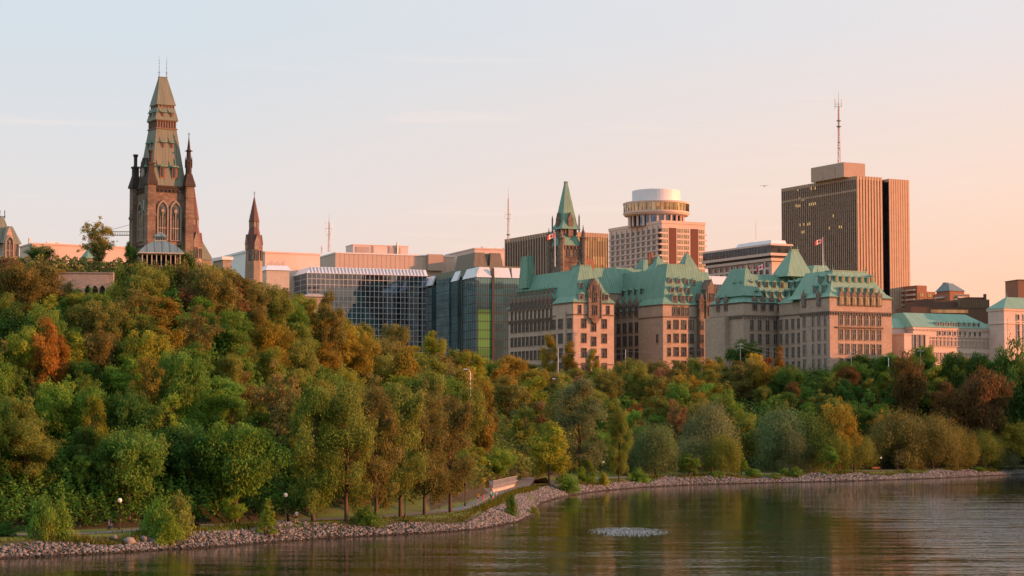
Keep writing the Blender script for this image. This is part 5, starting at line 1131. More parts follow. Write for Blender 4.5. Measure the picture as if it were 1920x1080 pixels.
a1_ = B3.A(1856); B3.part('wall', MB().box(0, a1_, 0, 20, 0, B3.z(575)).box(B3.A(1722), B3.A(1801), 3, 18, B3.z(575) - .1, B3.z(564)).box(B3.A(1740), B3.A(1760), 5, 15, B3.z(564) - .1, B3.z(559)), [MAT['brick_dark']])
B3.part('louvred_wall', MB().box(B3.A(1799), B3.A(1855), -.2, 16, B3.z(576), B3.z(560)), [MAT['louver_brown']]); f = MB()
for i in range(14): a = B3.A(1799) + (B3.A(1855) - B3.A(1799)) * (i + .5) / 14; f.box(a - .12, a + .12, -.45, -.2, B3.z(576), B3.z(560))
B3.part('louvre', f, [MAT['brick_dark']]); B3.part('upper_storey', MB().box(B3.A(1818), B3.A(1852), 4, 15, B3.z(560) - .1, B3.z(555)).box(B3.A(1850), B3.A(1853), 2, 4, B3.z(561), B3.z(549)), [MAT['rust_panel']])
B3.part('window_band', MB().box(B3.A(1745), B3.A(1815), -.1, 0, B3.z(586), B3.z(580)), [MAT['glass_sunset_gold']])
B4 = Bld('brick_chimney_block', 'dark red brick tower block at the far edge behind the courthouse pavilion', 1909, 1000, 33, 12, row=560)
B4.part('wall', MB().box(0, 22, 0, 14, 0, B4.z(525)), [MAT['brick_red']]); B4.part('coping', MB().box(-.3, 22.3, -.3, 14.3, B4.z(525), B4.z(524)), [MAT['brick_dark']]); B4.windows(win_mesh(1.2, 2.2, 'brick_red', 'pane', 0, 0, .2), [(6, 0, B4.z(545), 'R'), (6, 0, B4.z(560), 'R')])
# ---------- the tall mansard tower on the hill ----------------------------------------------------------
stone('stone_gallery', (.26, .17, .13), (.2, .14, .11), (.14, .11, .09), .5, .3)
M = Bld('mansard_tower', 'tall dark gothic stone tower with a very steep two-stage copper roof', 280, 450, 44, 32, row=400, cat='tower')
s = 9.7; zc = M.z(346); o = s / 2
def sq(h): return (o - h, o + h, o - h, o + h)
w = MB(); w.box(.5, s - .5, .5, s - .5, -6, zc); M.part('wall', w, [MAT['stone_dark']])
def arch(w_, h_, n=7):  # pointed arch outline from the sill up
    pts = [(-w_ / 2, 0), (w_ / 2, 0), (w_ / 2, h_ - w_ * .9)]; R = w_
    for i in range(1, n): a = (PI / 3) * i / (n - 1) ; pts.append((-w_ / 2 + R * math.cos(a), h_ - w_ * .9 + R * math.sin(a)))
    for i in range(n - 2, -1, -1): a = (PI / 3) * i / (n - 1); pts.append((w_ / 2 - R * math.cos(a), h_ - w_ * .9 + R * math.sin(a)))
    return pts
def arch_window(w_, h_, trim, g, d=.35):
    mb = MB(); out = arch(w_ + .6, h_ + .45); inn = arch(w_, h_)
    n_ = len(out); i = len(mb.v)
    for y in (-d, 0): mb.v += [(x, y, z - (.0 if z else .15)) for x, z in out]
    for y in (-d, -.05): mb.v += [(x, y, z) for x, z in inn]
    for k in range(n_):
        j = (k + 1) % n_
        mb.f.append((i + k, i + j, i + n_ * 2 + j, i + n_ * 2 + k)); mb.m.append(0)          # front band
        mb.f.append((i + j, i + k, i + n_ + k, i + n_ + j)); mb.m.append(0)
        mb.f.append((i + 2 * n_ + k, i + 2 * n_ + j, i + 3 * n_ + j, i + 3 * n_ + k)); mb.m.append(0)
    mb.f.append(tuple(i + 3 * n_ + k for k in range(n_))); mb.m.append(1)
    mb.box(-.1, .1, -d * .8, -.06, 0, h_ * .74, 0)
    for q in (-.25, .25): mb.box(w_ * q - .05, w_ * q + .05, -d * .6, -.06, 0, h_ * .62, 0)
    mb.box(-w_ / 2, w_ / 2, -d * .7, -.06, h_ * .3, h_ * .3 + .18, 0); mb.lathe([(.0, -.01)] * 0 or [(w_ * .2, 0), (w_ * .2, .1)], 8, (0, 0), 0).v  # noqa
    k0 = len(mb.v) - 16
    for k in range(k0, len(mb.v)): x, y, z = mb.v[k]; mb.v[k] = (x, -d * .8 + z, h_ * .76 + y)
    return mb.mesh('arched_window', [MAT[trim], MAT[g]])
aw = arch_window(2.1, 8.6, 'stone_light', 'pane')
zb = M.z(448)
for face, q in (('R', 0), ('L', 0)):
    for p in (o - 1.55, o + 1.55):
        if face == 'R': M.inst('arched_window', aw, p, .5, zb, 'R')
        else: M.inst('arched_window', aw, .5, p, zb, 'L')
g = MB()
for z, h, e in ((zc - .9, .5, .15), (zc - .4, .45, .35)): g.box(.5 - e, s - .5 + e, .5 - e, s - .5 + e, z, z + h)
for i in range(9): g.box(1.2 + i * .95, 1.6 + i * .95, .1, .5, zc - 1.4, zc - .9); g.box(.1, .5, 1.2 + i * .95, 1.6 + i * .95, zc - 1.4, zc - .9)
M.part('cornice', g, [MAT['stone_black']]); M.part('string_course', MB().box(.4, s - .4, .4, s - .4, zb - 1.4, zb - 1.0), [MAT['stone_black']])
for ca_, cb_, kind in ((.3, .3, 'chim'), (s - .3, .3, 'spike'), (.3, s - .3, 'chim'), (s - .3, s - .3, 'spike')):
    g = MB(); g.box(ca_ - .95, ca_ + .95, cb_ - .95, cb_ + .95, -6, zc); g.box(ca_ - 1.1, ca_ + 1.1, cb_ - 1.1, cb_ + 1.1, M.z(405), M.z(400)); g.box(ca_ - 1.15, ca_ + 1.15, cb_ - 1.15, cb_ + 1.15, -6, zb - 4.5)
    M.part('buttress', g, [MAT['stone_dark']])
    g = MB(); g.box(ca_ - 1.25, ca_ + 1.25, cb_ - 1.25, cb_ + 1.25, zc, zc + .6); g.frus((ca_ - 1.2, ca_ + 1.2, cb_ - 1.2, cb_ + 1.2), (ca_ - .62, ca_ + .62, cb_ - .62, cb_ + .62), zc + .6, zc + 3.0)
    if kind == 'chim':
        g.box(ca_ - .62, ca_ + .62, cb_ - .62, cb_ + .62, zc + 3.0, zc + 4.6); g.box(ca_ - .8, ca_ + .8, cb_ - .8, cb_ + .8, zc + 4.6, zc + 5.0); g.lathe([(.5, zc + 5), (.42, zc + 5.3), (.42, zc + 7.1), (.62, zc + 7.5), (.62, zc + 7.8)], 8, (ca_, cb_)); M.part('chimney', g, [MAT['stone_black']])
    else:
        g.lathe([(.75, zc + 3), (.75, zc + 5.4), (.9, zc + 5.5), (.62, zc + 5.9), (.5, zc + 8), (.6, zc + 8.1), (.95, zc + 8.2), (.42, zc + 8.5), (.1, zc + 11.2), (.04, zc + 12.6)], 8, (ca_, cb_)); g.box(ca_ - .3, ca_ + .3, cb_ - .04, cb_ + .04, zc + 12, zc + 12.12)
        for k in range(4): a = PI / 4 + k * PI / 2; g.lathe([(.16, zc + 4.4), (.16, zc + 6), (.03, zc + 7)], 5, (ca_ + .75 * math.cos(a), cb_ + .75 * math.sin(a)))
        M.part('pinnacle', g, [MAT['stone_black']])
# stone gable dormer with rose window on the shaded side
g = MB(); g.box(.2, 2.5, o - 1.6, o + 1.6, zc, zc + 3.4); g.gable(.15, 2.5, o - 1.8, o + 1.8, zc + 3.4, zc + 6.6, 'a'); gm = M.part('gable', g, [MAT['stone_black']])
MB().lathe([(1.1, 0), (.8, .12), (.7, .06)], 12).xf(lambda p: (.18 - p[2], o + p[0], zc + 3.2 + p[1])).build('rose_window', MAT['stone_light'], gm)
z1, z2, z3, z4 = M.z(241, 3, 3), M.z(225, 3, 3), M.z(201, 3, 3), M.z(196, 3, 3); z5 = M.z(144, 4, 4)
r = MB(); r.frus(sq(4.35), sq(4.0), zc + .05, zc + 1.4); r.frus(sq(4.0), sq(2.42), zc + 1.4, z1); M.part('lower_roof', r, [MAT['copper_olive'] if False else MAT['copper_old']])
g = MB(); g.box(o - 2.3, o + 2.3, o - 2.3, o + 2.3, z1, z2); g.box(o - 2.6, o + 2.6, o - 2.6, o + 2.6, z1 - .1, z1 + .2); g.box(o - 2.6, o + 2.6, o - 2.6, o + 2.6, z2 - .2, z2 + .1)
for i in range(8): q = o - 2.2 + 4.4 * i / 7; g.box(q - .12, q + .12, o - 2.45, o - 2.3, z1, z2); g.box(o - 2.45, o - 2.3, q - .12, q + .12, z1, z2)
M.part('gallery', g, [MAT['stone_gallery']])
r = MB(); r.frus(sq(2.75), sq(2.1), z2, z3); M.part('middle_roof', r, [MAT['copper_old']])
g = MB(); g.box(o - 2.0, o + 2.0, o - 2.0, o + 2.0, z3, z4)
for i in range(6): q = o - 1.9 + 3.8 * i / 5; g.box(q - .1, q + .1, o - 2.1, o - 2.0, z3, z4); g.box(o - 2.1, o - 2.0, q - .1, q + .1, z3, z4)
M.part('gallery', g, [MAT['stone_gallery']])
r = MB(); r.frus(sq(2.3), (o - 1.0, o + .9, o - .28, o + .28), z4, z5); r.box(o - 1.1, o + 1.0, o - .35, o + .35, z5, z5 + .15); M.part('upper_roof', r, [MAT['copper_old']])
for q in (-.95, .85):
    g = MB(); hh = 4.6; g.lathe([(.09, z5), (.06, z5 + 1.1), (.2, z5 + 1.15), (.05, z5 + 1.25), (.04, z5 + 2.3), (.1, z5 + 2.4), (.03, z5 + 2.5), (.03, z5 + 3.1), (.1, z5 + 3.2), (.03, z5 + 3.3), (.03, z5 + 3.8), (.1, z5 + 3.9), (.02, z5 + 4), (.01, z5 + hh + .4)], 6, (o + q, o)); g.box(o + q - .28, o + q + .28, o - .03, o + .03, z5 + 1.12, z5 + 1.2); M.part('finial', g, [MAT['metal_dark']])
dm = dormer_mesh(.75, 1.1, 'copper_green', 'brick_red', 1.4); dm2 = dormer_mesh(.85, 1.7, 'copper_green', 'brick_red', 1.6)
for z, ins, spc, me, sc in ((M.z(334, 2, 2), 1.0, 1.45, dm2, 1.5), (M.z(279, 3, 3), 2.1, 1.05, dm, 1.25), (z2 + .5, 2.55, 1.05, dm, 1.15)):
    for sg in (-1, 1): M.inst('dormer', me, o + sg * spc, ins + (.1 if me is dm2 else 0), z, 'R', (sc,) * 3); M.inst('dormer', me, ins, o + sg * spc, z, 'L', (sc,) * 3)
M.part('tarpaulin', MB().box(-.7, -.66, 1.3, 2.0, M.z(393), M.z(374)), [MAT['copper_green']])

# ---------- purple-roofed turret behind, and the slim red spire ---------------------------------------------
def slim(px, D, z0, ps, pe, pc, wpx, lab, name, gw=True):
    x, y, _ = P(px, pe, D); r0 = thing(name, lab, 'tower', (x, y, z0), rad(30)); h = lambda q: zp(q, D) - z0; m_ = D / F
    w = wpx * m_ / 2
    g = MB(); g.lathe([(w * 1.25, -3), (w * 1.1, h(pc + 34)), (w * 1.02, h(pc))], 8, ph=PI / 8); g.build('wall', MAT['stone_light'], r0)
    g = MB(); g.lathe([(w * 1.12, h(pc)), (w * .62, h(pe + 11))], 8, ph=PI / 8); g.build('lower_roof', MAT['roof_purple'], r0)
    for k in range(4):
        a = k * PI / 2; q = MB(); q.box(-w * .35, w * .35, -w * 1.08, 0, h(pc + 2), h(pc - 8)); q.gable(-w * .42, w * .42, -w * 1.12, 0, h(pc - 8), h(pc - 27), 'b', 1, 0)
        q.xf(lambda p: (p[0] * math.cos(a) - p[1] * math.sin(a), p[0] * math.sin(a) + p[1] * math.cos(a), p[2])); q.build('gable', [MAT['stone_light'], MAT['roof_purple']], r0)
    g = MB(); g.lathe([(w * .58, h(pe + 12)), (w * .58, h(pe))], 8, ph=PI / 8); g.build('lantern', MAT['stone_light'], r0)
    g = MB()
    for k in range(8): a = PI / 8 + k * PI / 4; g.lathe([(w * .07, h(pe + 11)), (w * .07, h(pe + .5))], 4, (w * .6 * math.cos(a), w * .6 * math.sin(a)))
    g.build('lantern_pier', MAT['stone_light'], r0)
    g = MB(); g.lathe([(w * .72, h(pe + .5)), (w * .70, h(pe - .5)), (w * .05, h(ps))], 8, ph=PI / 8); g.build('spire', MAT['roof_purple'], r0)
    g = MB(); g.lathe([(.07, h(ps)), (.04, h(ps - 4)), (.22, h(ps - 5)), (.04, h(ps - 6)), (.02, h(ps - 11))], 6); g.box(-.35, .35, -.02, .02, h(ps - 8.4), h(ps - 8)); g.build('finial', MAT['metal_dark'], r0)
    aw_ = win_mesh(.7, 2.2, 'stone_trim', 'pane', 0, 0, .15, False)
    for k in range(3): a = -PI / 2 + PI / 4 * (k - 1); put('window', aw_, r0, (w * 1.05 * math.cos(a), w * 1.05 * math.sin(a), h(pc + 22)), a + PI / 2)
    return r0
slim(476.5, 470, 38, 369, 415.5, 467, 29, 'slim stone tower with a pointed red spire standing alone on the slope', 'spire_tower')
slim(363, 480, 42, 350, 411, 463, 29, 'purple-roofed octagonal stair turret tucked behind the mansard tower', 'stair_turret')
b_ = Bld('slate_roofed_hall', 'stone hall with a steep dull roof falling away behind the stair turret', 378, 500, 42, 32, row=460)
b_.part('wall', MB().box(-1.5, 2.8, 0, 8, 0, b_.z(487)), [MAT['stone_light']]); b_.part('roof', MB().frus((-1.8, 3.1, -.3, 8.3), (-1.2, -.6, 2, 6), b_.z(487), b_.z(432)), [MAT['copper_old']])
# ---------- stone house with green roof at the frame edge ---------------------------------------------------------
y_ = Bld('green_roofed_house', 'gothic stone house with a green roof and iron cresting behind the hilltop scrub', 7, 420, 44, 32, row=450)
zt = y_.z(456); a1_ = y_.A(36); w = MB(); w.box(0, a1_, 0, 12, -3, zt); w.box(-.05, a1_ * .62, -.6, 4, -3, zt); w.gable(-.2, a1_ * .66, -.65, 4, zt, y_.z(424), 'b'); y_.part('wall', w, [MAT['stone_warm']])
r = MB(); r.frus((-.6, a1_ + .5, -.2, 12.5), (a1_ * .25, a1_ * .85, 3, 8), zt, y_.z(421)); r.frus((-2.0, a1_ * .7, .2, 8), (-.1, a1_ * .25, 2.6, 5), zt, y_.z(406)); y_.part('roof', r, [MAT['copper_old']]); g = MB()
for i in range(6): a = -.1 + a1_ * .35 * i / 5; g.tube([(a, 2.7, y_.z(407)), (a, 2.7, y_.z(400 if i in (0, 5) else 403) + (.0))], .07, 4)
for a in (-.05, a1_ * .3): g.lathe([(.09, y_.z(406)), (.04, y_.z(400)), (.14, y_.z(399)), (.04, y_.z(398)), (.12, y_.z(395)), (.02, y_.z(391))], 6, (a, 2.7))
g.box(-.1, a1_ * .25, 2.65, 2.75, y_.z(403.5), y_.z(402.8)); y_.part('roof_cresting', g, [MAT['metal_dark']])
y_.inst('arched_window', arch_window(1.3, 4.2, 'stone_light', 'pane'), a1_ * .3, -.65, y_.z(482), 'R'); y_.windows(win_mesh(.7, 2.6, 'stone_light', 'pane', 0, 0, .15), [(a1_ * .85, 0, y_.z(480), 'R')])
v_ = Bld('small_green_turret', 'small green pyramid roof half hidden behind the lone sparse tree', 163, 380, 44, 32, row=470)
v_.part('wall', MB().box(0, 3, 0, 3, 0, v_.z(484)), [MAT['stone_light']]); v_.part('roof', MB().frus((-.3, 3.3, -.3, 3.3), (1, 1.9, 1.1, 1.7), v_.z(484), v_.z(462)), [MAT['copper_green']])
# ---------- tower crane ---------------------------------------------------------------------------------------------
x, y, _ = P(270, 440, 600); cr = thing('tower_crane', 'distant tower crane with a thin jib behind the mansard tower', 'crane', (x, y, 40)); zj = zp(441, 600) - 40; hj = 1.1
def lattice(mb, p0, p1, w_, n_):
    p0, p1 = Vector(p0), Vector(p1); up = Vector((0, 0, 1)) if abs((p1 - p0).normalized().z) < .9 else Vector((1, 0, 0)); sd = (p1 - p0).cross(up).normalized() * w_ / 2; up = up * w_
    ch = (lambda q: (q + sd, q - sd, q + up))
    for k in range(3): mb.tube([ch(p0)[k], ch(p1)[k]], w_ * .09, 4)
    for i in range(n_):
        a, b = p0.lerp(p1, i / n_), p0.lerp(p1, (i + 1) / n_)
        for k in range(3): mb.tube([ch(a)[k], ch(b)[(k + 1) % 3]], w_ * .05, 3)
mb = MB(); lattice(mb, (0, 0, 0), (0, 0, zj + 4), 1.3, 30); mb.build('mast', MAT['metal_grey'], cr); mb = MB(); lattice(mb, (6, 0, zj), (-12.5, 0, zj), 1.1, 26); mb.build('jib', MAT['metal_grey'], cr)
MB().tube([(0, 0, zj + 4.3), (-12, 0, zj + 1)], .05, 4).tube([(0, 0, zj + 4.3), (6, 0, zj + 1)], .05, 4).build('cable', MAT['metal_dark'], cr); MB().box(4.6, 6.2, -.6, .6, zj - 1.4, zj).build('counterweight', MAT['concrete'], cr)
# ---------- summer pavilion on the cliff ------------------------------------------------------------------------------
D = 349; x, y, _ = P(300, 480, D); z0 = float(H(x, y)); m_ = D / F; pv = thing('summer_pavilion', 'cream timber pavilion with a sweeping blue-grey metal roof on the cliff edge', 'pavilion', (x, y, z0), rad(14))
h = lambda q: zp(q, D) - z0; a_, b__ = 3.9, 3.2
MB().frus((-a_, a_, -b__, b__), (-2.6, 2.6, -2.0, 2.0), h(476), h(462)).frus((-2.6, 2.6, -2.0, 2.0), (-1.0, 1.0, -.8, .8), h(462), h(452.5)).build('roof', MAT['roof_tin'], pv)
MB().box(-a_, a_, -b__, b__, h(478), h(476)).box(-a_ + .3, a_ - .3, -b__ + .3, b__ - .3, h(479.5), h(478)).build('eave', MAT['wood_cream'], pv)
MB().box(-.95, .95, -.75, .75, h(452.5), h(444.5)).build('lantern', MAT['wood_cream'], pv); MB().frus((-1.25, 1.25, -1.05, 1.05), (-.5, .5, -.3, .3), h(444.5), h(438)).build('lantern_roof', MAT['roof_tin'], pv)
g = MB()
for i in range(6): g.box(-.8 + i * .3, -.65 + i * .3, -.79, -.75, h(451), h(446))
g.build('vent_slot', MAT['black_paint'], pv); MB().tube([(-.5, 0, h(438)), (-.1, 0, h(435)), (.1, 0, h(437)), (.5, 0, h(438))], .06, 5).build('finial', MAT['wood_cream'], pv)
for i in range(9):
    for sb in (-1, 1): MB().box(-3.25 + i * .8, -3.09 + i * .8, sb * 2.7 - .08, sb * 2.7 + .08, -.6, h(479)).build('post', MAT['wood_cream'], pv)
MB().box(-3.2, 3.2, -2.72, -2.66, .9, 1.0).box(-3.2, 3.2, -2.72, -2.66, -.2, .1).build('railing', MAT['wood_cream'], pv); MB().box(-3.2, 3.2, -2.6, 2.6, -1.2, -.2).build('floor_deck', MAT['concrete'], pv)
MB().box(-2.9, 2.9, .6, .8, -.2, h(479)).build('interior_shade', MAT['black_paint'], pv)  # black sheet stands for the shade inside the open pavilion
# ---------- arched stone arcade in the hillside ------------------------------------------------------------------------------
D = 337; x, y, _ = P(165, 540, D); z0 = zp(545, D); ar = thing('stone_arcade', 'pinkish stone arcade wall with three pointed openings set in the upper hillside', 'wall', (x, y, z0), rad(6)); mp_ = D / F
ht = zp(513, D) - z0; hb = zp(537, D) - z0; xa = (110 - 165) * mp_; g = MB(); piers = [(156, 159), (170, 172.5), (183.5, 186), (197, 200)]
X = lambda p: (p - 165) * mp_
g.box(xa, X(156), 0, 1.2, -4, ht)
for p0, p1 in piers: g.box(X(p0), X(p1), 0, 1.2, -5, 0)
for k in range(3):
    x0, x1 = X(piers[k][1]), X(piers[k + 1][0]); wv = x1 - x0; n_ = 8; top = [(x0 + wv * i / (2 * n_), 0 + wv * 1.5 * math.sin(math.acos(1 - i / (2 * n_) * 1.0) ) * .72) for i in range(n_ + 1)]; top += [(x1 - (px__ - x0), z__) for px__, z__ in top[-2::-1]]
    for (q0, w0), (q1, w1) in zip(top, top[1:]): g.hexa([(q0, 0, w0), (q1, 0, w1), (q1, 1.2, w1), (q0, 1.2, w0)], [(q0, 0, ht), (q1, 0, ht), (q1, 1.2, ht), (q0, 1.2, ht)])
for p0, p1 in piers: g.box(X(p0), X(p1), 0, 1.2, 0, ht)
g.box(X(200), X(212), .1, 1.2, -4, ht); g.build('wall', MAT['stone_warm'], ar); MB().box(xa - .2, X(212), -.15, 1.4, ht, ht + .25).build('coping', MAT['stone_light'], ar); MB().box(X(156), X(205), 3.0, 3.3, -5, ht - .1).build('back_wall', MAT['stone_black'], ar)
# ------------------------------------------------------------------ lamps, fence, benches, poles
def ground(px, py, z=None):
    zz = 2.1 if z is None else z
    for _ in range(6): x, y = gp(px, py, zz); zz = float(H(x, y))
    return x, y, zz
def globe_lamp(px, py, lab, h=3.9):
    x, y, z = ground(px, py); r0 = thing('path_lamp', lab, 'lamp', (x, y, z), 0, 'globe lamps along the foot path')
    MB().lathe([(.17, -.2), (.17, .25), (.1, .35), (.075, .9), (.06, h - .35), (.12, h - .3), (.14, h - .2)], 10).build('post', MAT['metal_dark'], r0, True)
    MB().lathe([(.13, h - .2), (.25, h - .08), (.31, h + .1), (.27, h + .28), (.14, h + .4), (.03, h + .43)], 14).build('globe', MAT['lamp_white'], r0, True)
for px, py, lab in ((224, 993, 'globe lamp behind the two walkers among the dark trees'), (535, 979, 'globe lamp and bin beside the lone jogger'), (921, 912, 'globe lamp rising behind the middle of the silver fence'), (966, 905, 'globe lamp at the far end of the silver fence'),
                    (1131, 895, 'white globe lamp between the shrubs below the pink-lit pavilion'), (1511, 889, 'dim globe lamp at the edge of the willow shade'), (1652, 884, 'globe lamp right beside the pair of orange benches'), (1777, 880, 'globe lamp beside the single orange bench'), (1908, 875, 'globe lamp next to the last grey willow shrub')):
    globe_lamp(px, py, lab)
x, y, z = ground(872, 949); r0 = thing('path_lamp', 'unlit dark lamp post in front of the last poplar before the walkers', 'lamp', (x, y, z), 0, 'globe lamps along the foot path')
MB().lathe([(.17, -.2), (.17, .3), (.07, .9), (.06, 3.4), (.13, 3.6), (.2, 3.7)], 10).build('post', MAT['metal_dark'], r0, True); MB().lathe([(.2, 3.7), (.26, 3.9), (.2, 4.15), (.03, 4.25)], 10).build('lamp_head', MAT['metal_dark'], r0, True)
x, y, z = ground(760, 957); r0 = thing('path_lamp', 'dark lamp post under the middle of the poplar row', 'lamp', (x, y, z), 0, 'globe lamps along the foot path')
MB().lathe([(.17, -.2), (.17, .3), (.07, .9), (.06, 3.4), (.13, 3.6), (.2, 3.7)], 10).build('post', MAT['metal_dark'], r0, True); MB().lathe([(.2, 3.7), (.26, 3.9), (.2, 4.15), (.03, 4.25)], 10).build('lamp_head', MAT['metal_dark'], r0, True)
x, y, z = ground(541, 978); r0 = thing('litter_bin', 'dark litter bin at the foot of the lamp by the jogger', 'bin', (x, y + .3, z)); MB().lathe([(.3, 0), (.34, .9)], 12).build('body', MAT['metal_dark'], r0, True); MB().lathe([(.37, .9), (.37, .97), (.15, 1.1)], 12).build('lid', MAT['black_paint'], r0, True)
# street lights above the trees
def street_light(px, D, top, arm, lab, two=True, pm='white_panel'):
    x, y, zt = P(px, top, D); z = float(H(x, y)); h = zt - z; r0 = thing('street_light', lab, 'street light', (x, y, z), 0, 'street lights on the parkway')
    MB().lathe([(.16, 0), (.09, h - arm * .8)], 8).build('pole', MAT[pm], r0, True)
    for sd in ((-1, 1) if two else (-1,)):
        a = MB().tube([(0, 0, h - arm * .8), (sd * arm * .45, 0, h - arm * .25), (sd * arm * .75, 0, h - .05), (sd * arm, 0, h)], [.08, .07, .06, .05], 6).build('arm', MAT[pm], r0, True)
        MB().frus((-.45, .45, -.17, .17), (-.3, .3, -.1, .1), -.02, .2).xf(lambda p: (p[0] + sd * (arm + .35), p[1], p[2] + h - .1)).build('lamp_head', MAT['white_panel'], a)
street_light(1820, 668, 767, 1.5, 'double-armed white street light standing over the golden trees')
street_light(1644, 668, 762, 1.5, 'double-armed street light above the pale yellow tree')
street_light(882, 470, 692, .9, 'single white street light leaning over the trees right of the poplars', False)
street_light(1054, 520, 710, 1.8, 'thin street light arm over the poplar below the pink-lit pavilion', False, 'metal_grey')
street_light(1666, 690, 667, .9, 'short white street light in front of the courthouse trees', False)
def pole(px, D, top, r, lab, cat='pole', name='utility_pole', cross=0, mat='metal_grey', g=None):
    x, y, zt = P(px, top, D); z = float(H(x, y)); r0 = thing(name, lab, cat, (x, y, z), 0, g); h = zt - z
    MB().lathe([(r, -.3), (r * .7, h)], 8).build('shaft', MAT[mat], r0, True)
    for k in range(cross):
        c_ = MB().box(-1.0, 1.0, -.08, .08, h - .7 - k * 1.1, h - .55 - k * 1.1).build('crossarm', MAT[mat], r0)
        for q in (-.85, -.4, .4, .85): MB().lathe([(.06, h - .55 - k * 1.1), (.06, h - .3 - k * 1.1)], 6, (q, 0)).build('insulator', MAT['white_panel'], c_)
    return (x, y, z + h)
p1 = pole(1388, 690, 643, .12, 'grey utility pole with crossarms in front of the dark round tree', cross=2)
p2 = pole(1596, 688, 658, .1, 'grey utility pole below the bronze-tower end of the chateau block', cross=2)
p3 = pole(1726, 690, 655, .1, 'utility pole standing in front of the courthouse trees', cross=1)
p4 = pole(1046.5, 684, 652, .1, 'white pole before the shaded ministry wing', 'pole', 'utility_pole', 0, 'white_panel')
p5 = pole(1173, 688, 655, .09, 'thin white pole beside the pink-lit pavilion', 'pole', 'utility_pole', 0, 'white_panel')
pole(1889, 690, 597, .13, 'very tall thin mast in front of the courthouse pavilion', 'mast', 'tall_mast', 0, 'metal_grey')
def wire(a, b, dz, sag, lab):
    a = Vector(a) - Vector((0, 0, dz)); b = Vector(b) - Vector((0, 0, dz)); pts = [a.lerp(b, i / 16) - Vector((0, 0, 4 * sag * (i / 16) * (1 - i / 16))) for i in range(17)]
    tag(MB().tube(pts, .035, 3).build('power_cable', MAT['metal_grey']), lab, 'cable', 'power cables strung between the utility poles')
wire(p5, p1, .6, 1.2, 'upper power cable from the thin white pole to the first crossarm pole'); wire(p4, p5, 1.4, .8, 'power cable between the two white poles before the ministry')
wire(p1, p2, .5, 2.0, 'upper power cable crossing the chateau block'); wire(p1, p2, 1.7, 2.2, 'lower power cable crossing the chateau block'); wire(p2, p3, .6, 1.2, 'power cable between the poles below the courthouse')
# fence with concrete barriers, yellow sign
F0 = Vector((*gp(897, 924, 2.1), 2.1)); F1 = Vector((*gp(922, 924, 2.1), 2.1)); F2 = Vector((*gp(980, 909, 2.1), 2.1))
def oriented(mb, a, b):
    d = (b - a); L = d.length; u = d / L; n_ = Vector((-u.y, u.x, 0)); return mb.xf(lambda p: a + u * p[0] + n_ * p[1] + Vector((0, 0, p[2]))), L
def barrier(a, b, lab):
    L = (b - a).length; mb = MB(); mb.hexa([(0.02, -.3, 0), (L - .02, -.3, 0), (L - .02, .3, 0), (.02, .3, 0)], [(.02, -.14, .95), (L - .02, -.14, .95), (L - .02, .14, .95), (.02, .14, .95)]); oriented(mb, a, b)
    o = mb.build('concrete_barrier', MAT['concrete_b']); tag(o, lab, 'barrier', 'concrete barriers under the silver fence')
plain('concrete_b', (.40, .36, .31), .85, var=.12)
nb = 2
barrier(F0, F0.lerp(F1, .5), 'short concrete barrier nearest the yellow sign'); barrier(F0.lerp(F1, .5), F1, 'concrete barrier with the bend, facing the walkers')
n_ = 5
nm = ['first long concrete barrier past the fence bend', 'second long concrete barrier along the fence', 'middle long concrete barrier along the fence', 'fourth long concrete barrier along the fence', 'last concrete barrier where the path runs past the fence']
for i in range(n_): barrier(F1.lerp(F2, i / n_), F1.lerp(F2, (i + 1) / n_), nm[i])
fr = thing('chain_link_fence', 'silver chain-link fence panels standing behind the concrete barriers', 'fence', tuple(F1)); off = Vector((0.3, .9, 0))
F0b, F1b, F2b = F0 + off + Vector((2, 0, 0)) - F1, off, F1.lerp(F2, .78) + off - F1
def fpanel(a, b):
    L = (b - a).length; mb = MB()
    for q in (.05, L - .05): mb.box(q - .05, q + .05, -.05, .05, 0, 2.5)
    for q in (.1, 1.3, 2.42): mb.box(.05, L - .05, -.035, .035, q, q + .07)
    n__ = max(4, int(L / .16))
    for i in range(n__): q = L * (i + .5) / n__; mb.box(q - .018, q + .018, -.018, .018, .1, 2.45)
    oriented(mb, a, b); mb.build('panel', MAT['fence_silver'], fr)
plain('fence_silver', (.50, .50, .50), .4, metal=.3)
for i in range(2): fpanel(F0b.lerp(F1b, i / 2), F0b.lerp(F1b, (i + 1) / 2))
for i in range(12): fpanel(F1b.lerp(F2b, i / 12), F1b.lerp(F2b, (i + 1) / 12))
p = F0 + Vector((1.0, 1.1, 0)); sg = thing('warning_sign', 'tall yellow board with a black diamond at the end of the fence', 'sign', tuple(p), rad(5))
MB().box(-.42, .42, -.08, .08, .1, 2.3).build('board', MAT['sign_yellow'], sg)
MB().prism([(-.62, 2.5), (0, 1.88), (.62, 2.5), (0, 3.12)][::1], -.06, .06).xf(lambda q: (q[0], q[2] - .06, q[1])).build('diamond_plate', MAT['sign_yellow'], sg)
MB().prism([(-.24, 2.5), (0, 2.26), (.24, 2.5), (0, 2.74)], -.02, .02).xf(lambda q: (q[0], q[2] - .15, q[1])).build('diamond_mark', MAT['black_paint'], sg)
MB().box(-.36, -.28, 0, .1, -.2, .3).box(.28, .36, 0, .1, -.2, .3).build('post', MAT['metal_grey'], sg)
p = F0.lerp(F1, .95) + Vector((0, -1.2, 0)); rp = thing('marker_post', 'small orange-topped marker post before the barrier bend', 'post', tuple(p)); MB().lathe([(.07, 0), (.06, 1.5)], 8).build('shaft', MAT['rust_panel'], rp); MB().box(-.3, .3, -.03, .03, 1.25, 1.6).build('plate', MAT['wood_orange'], rp)
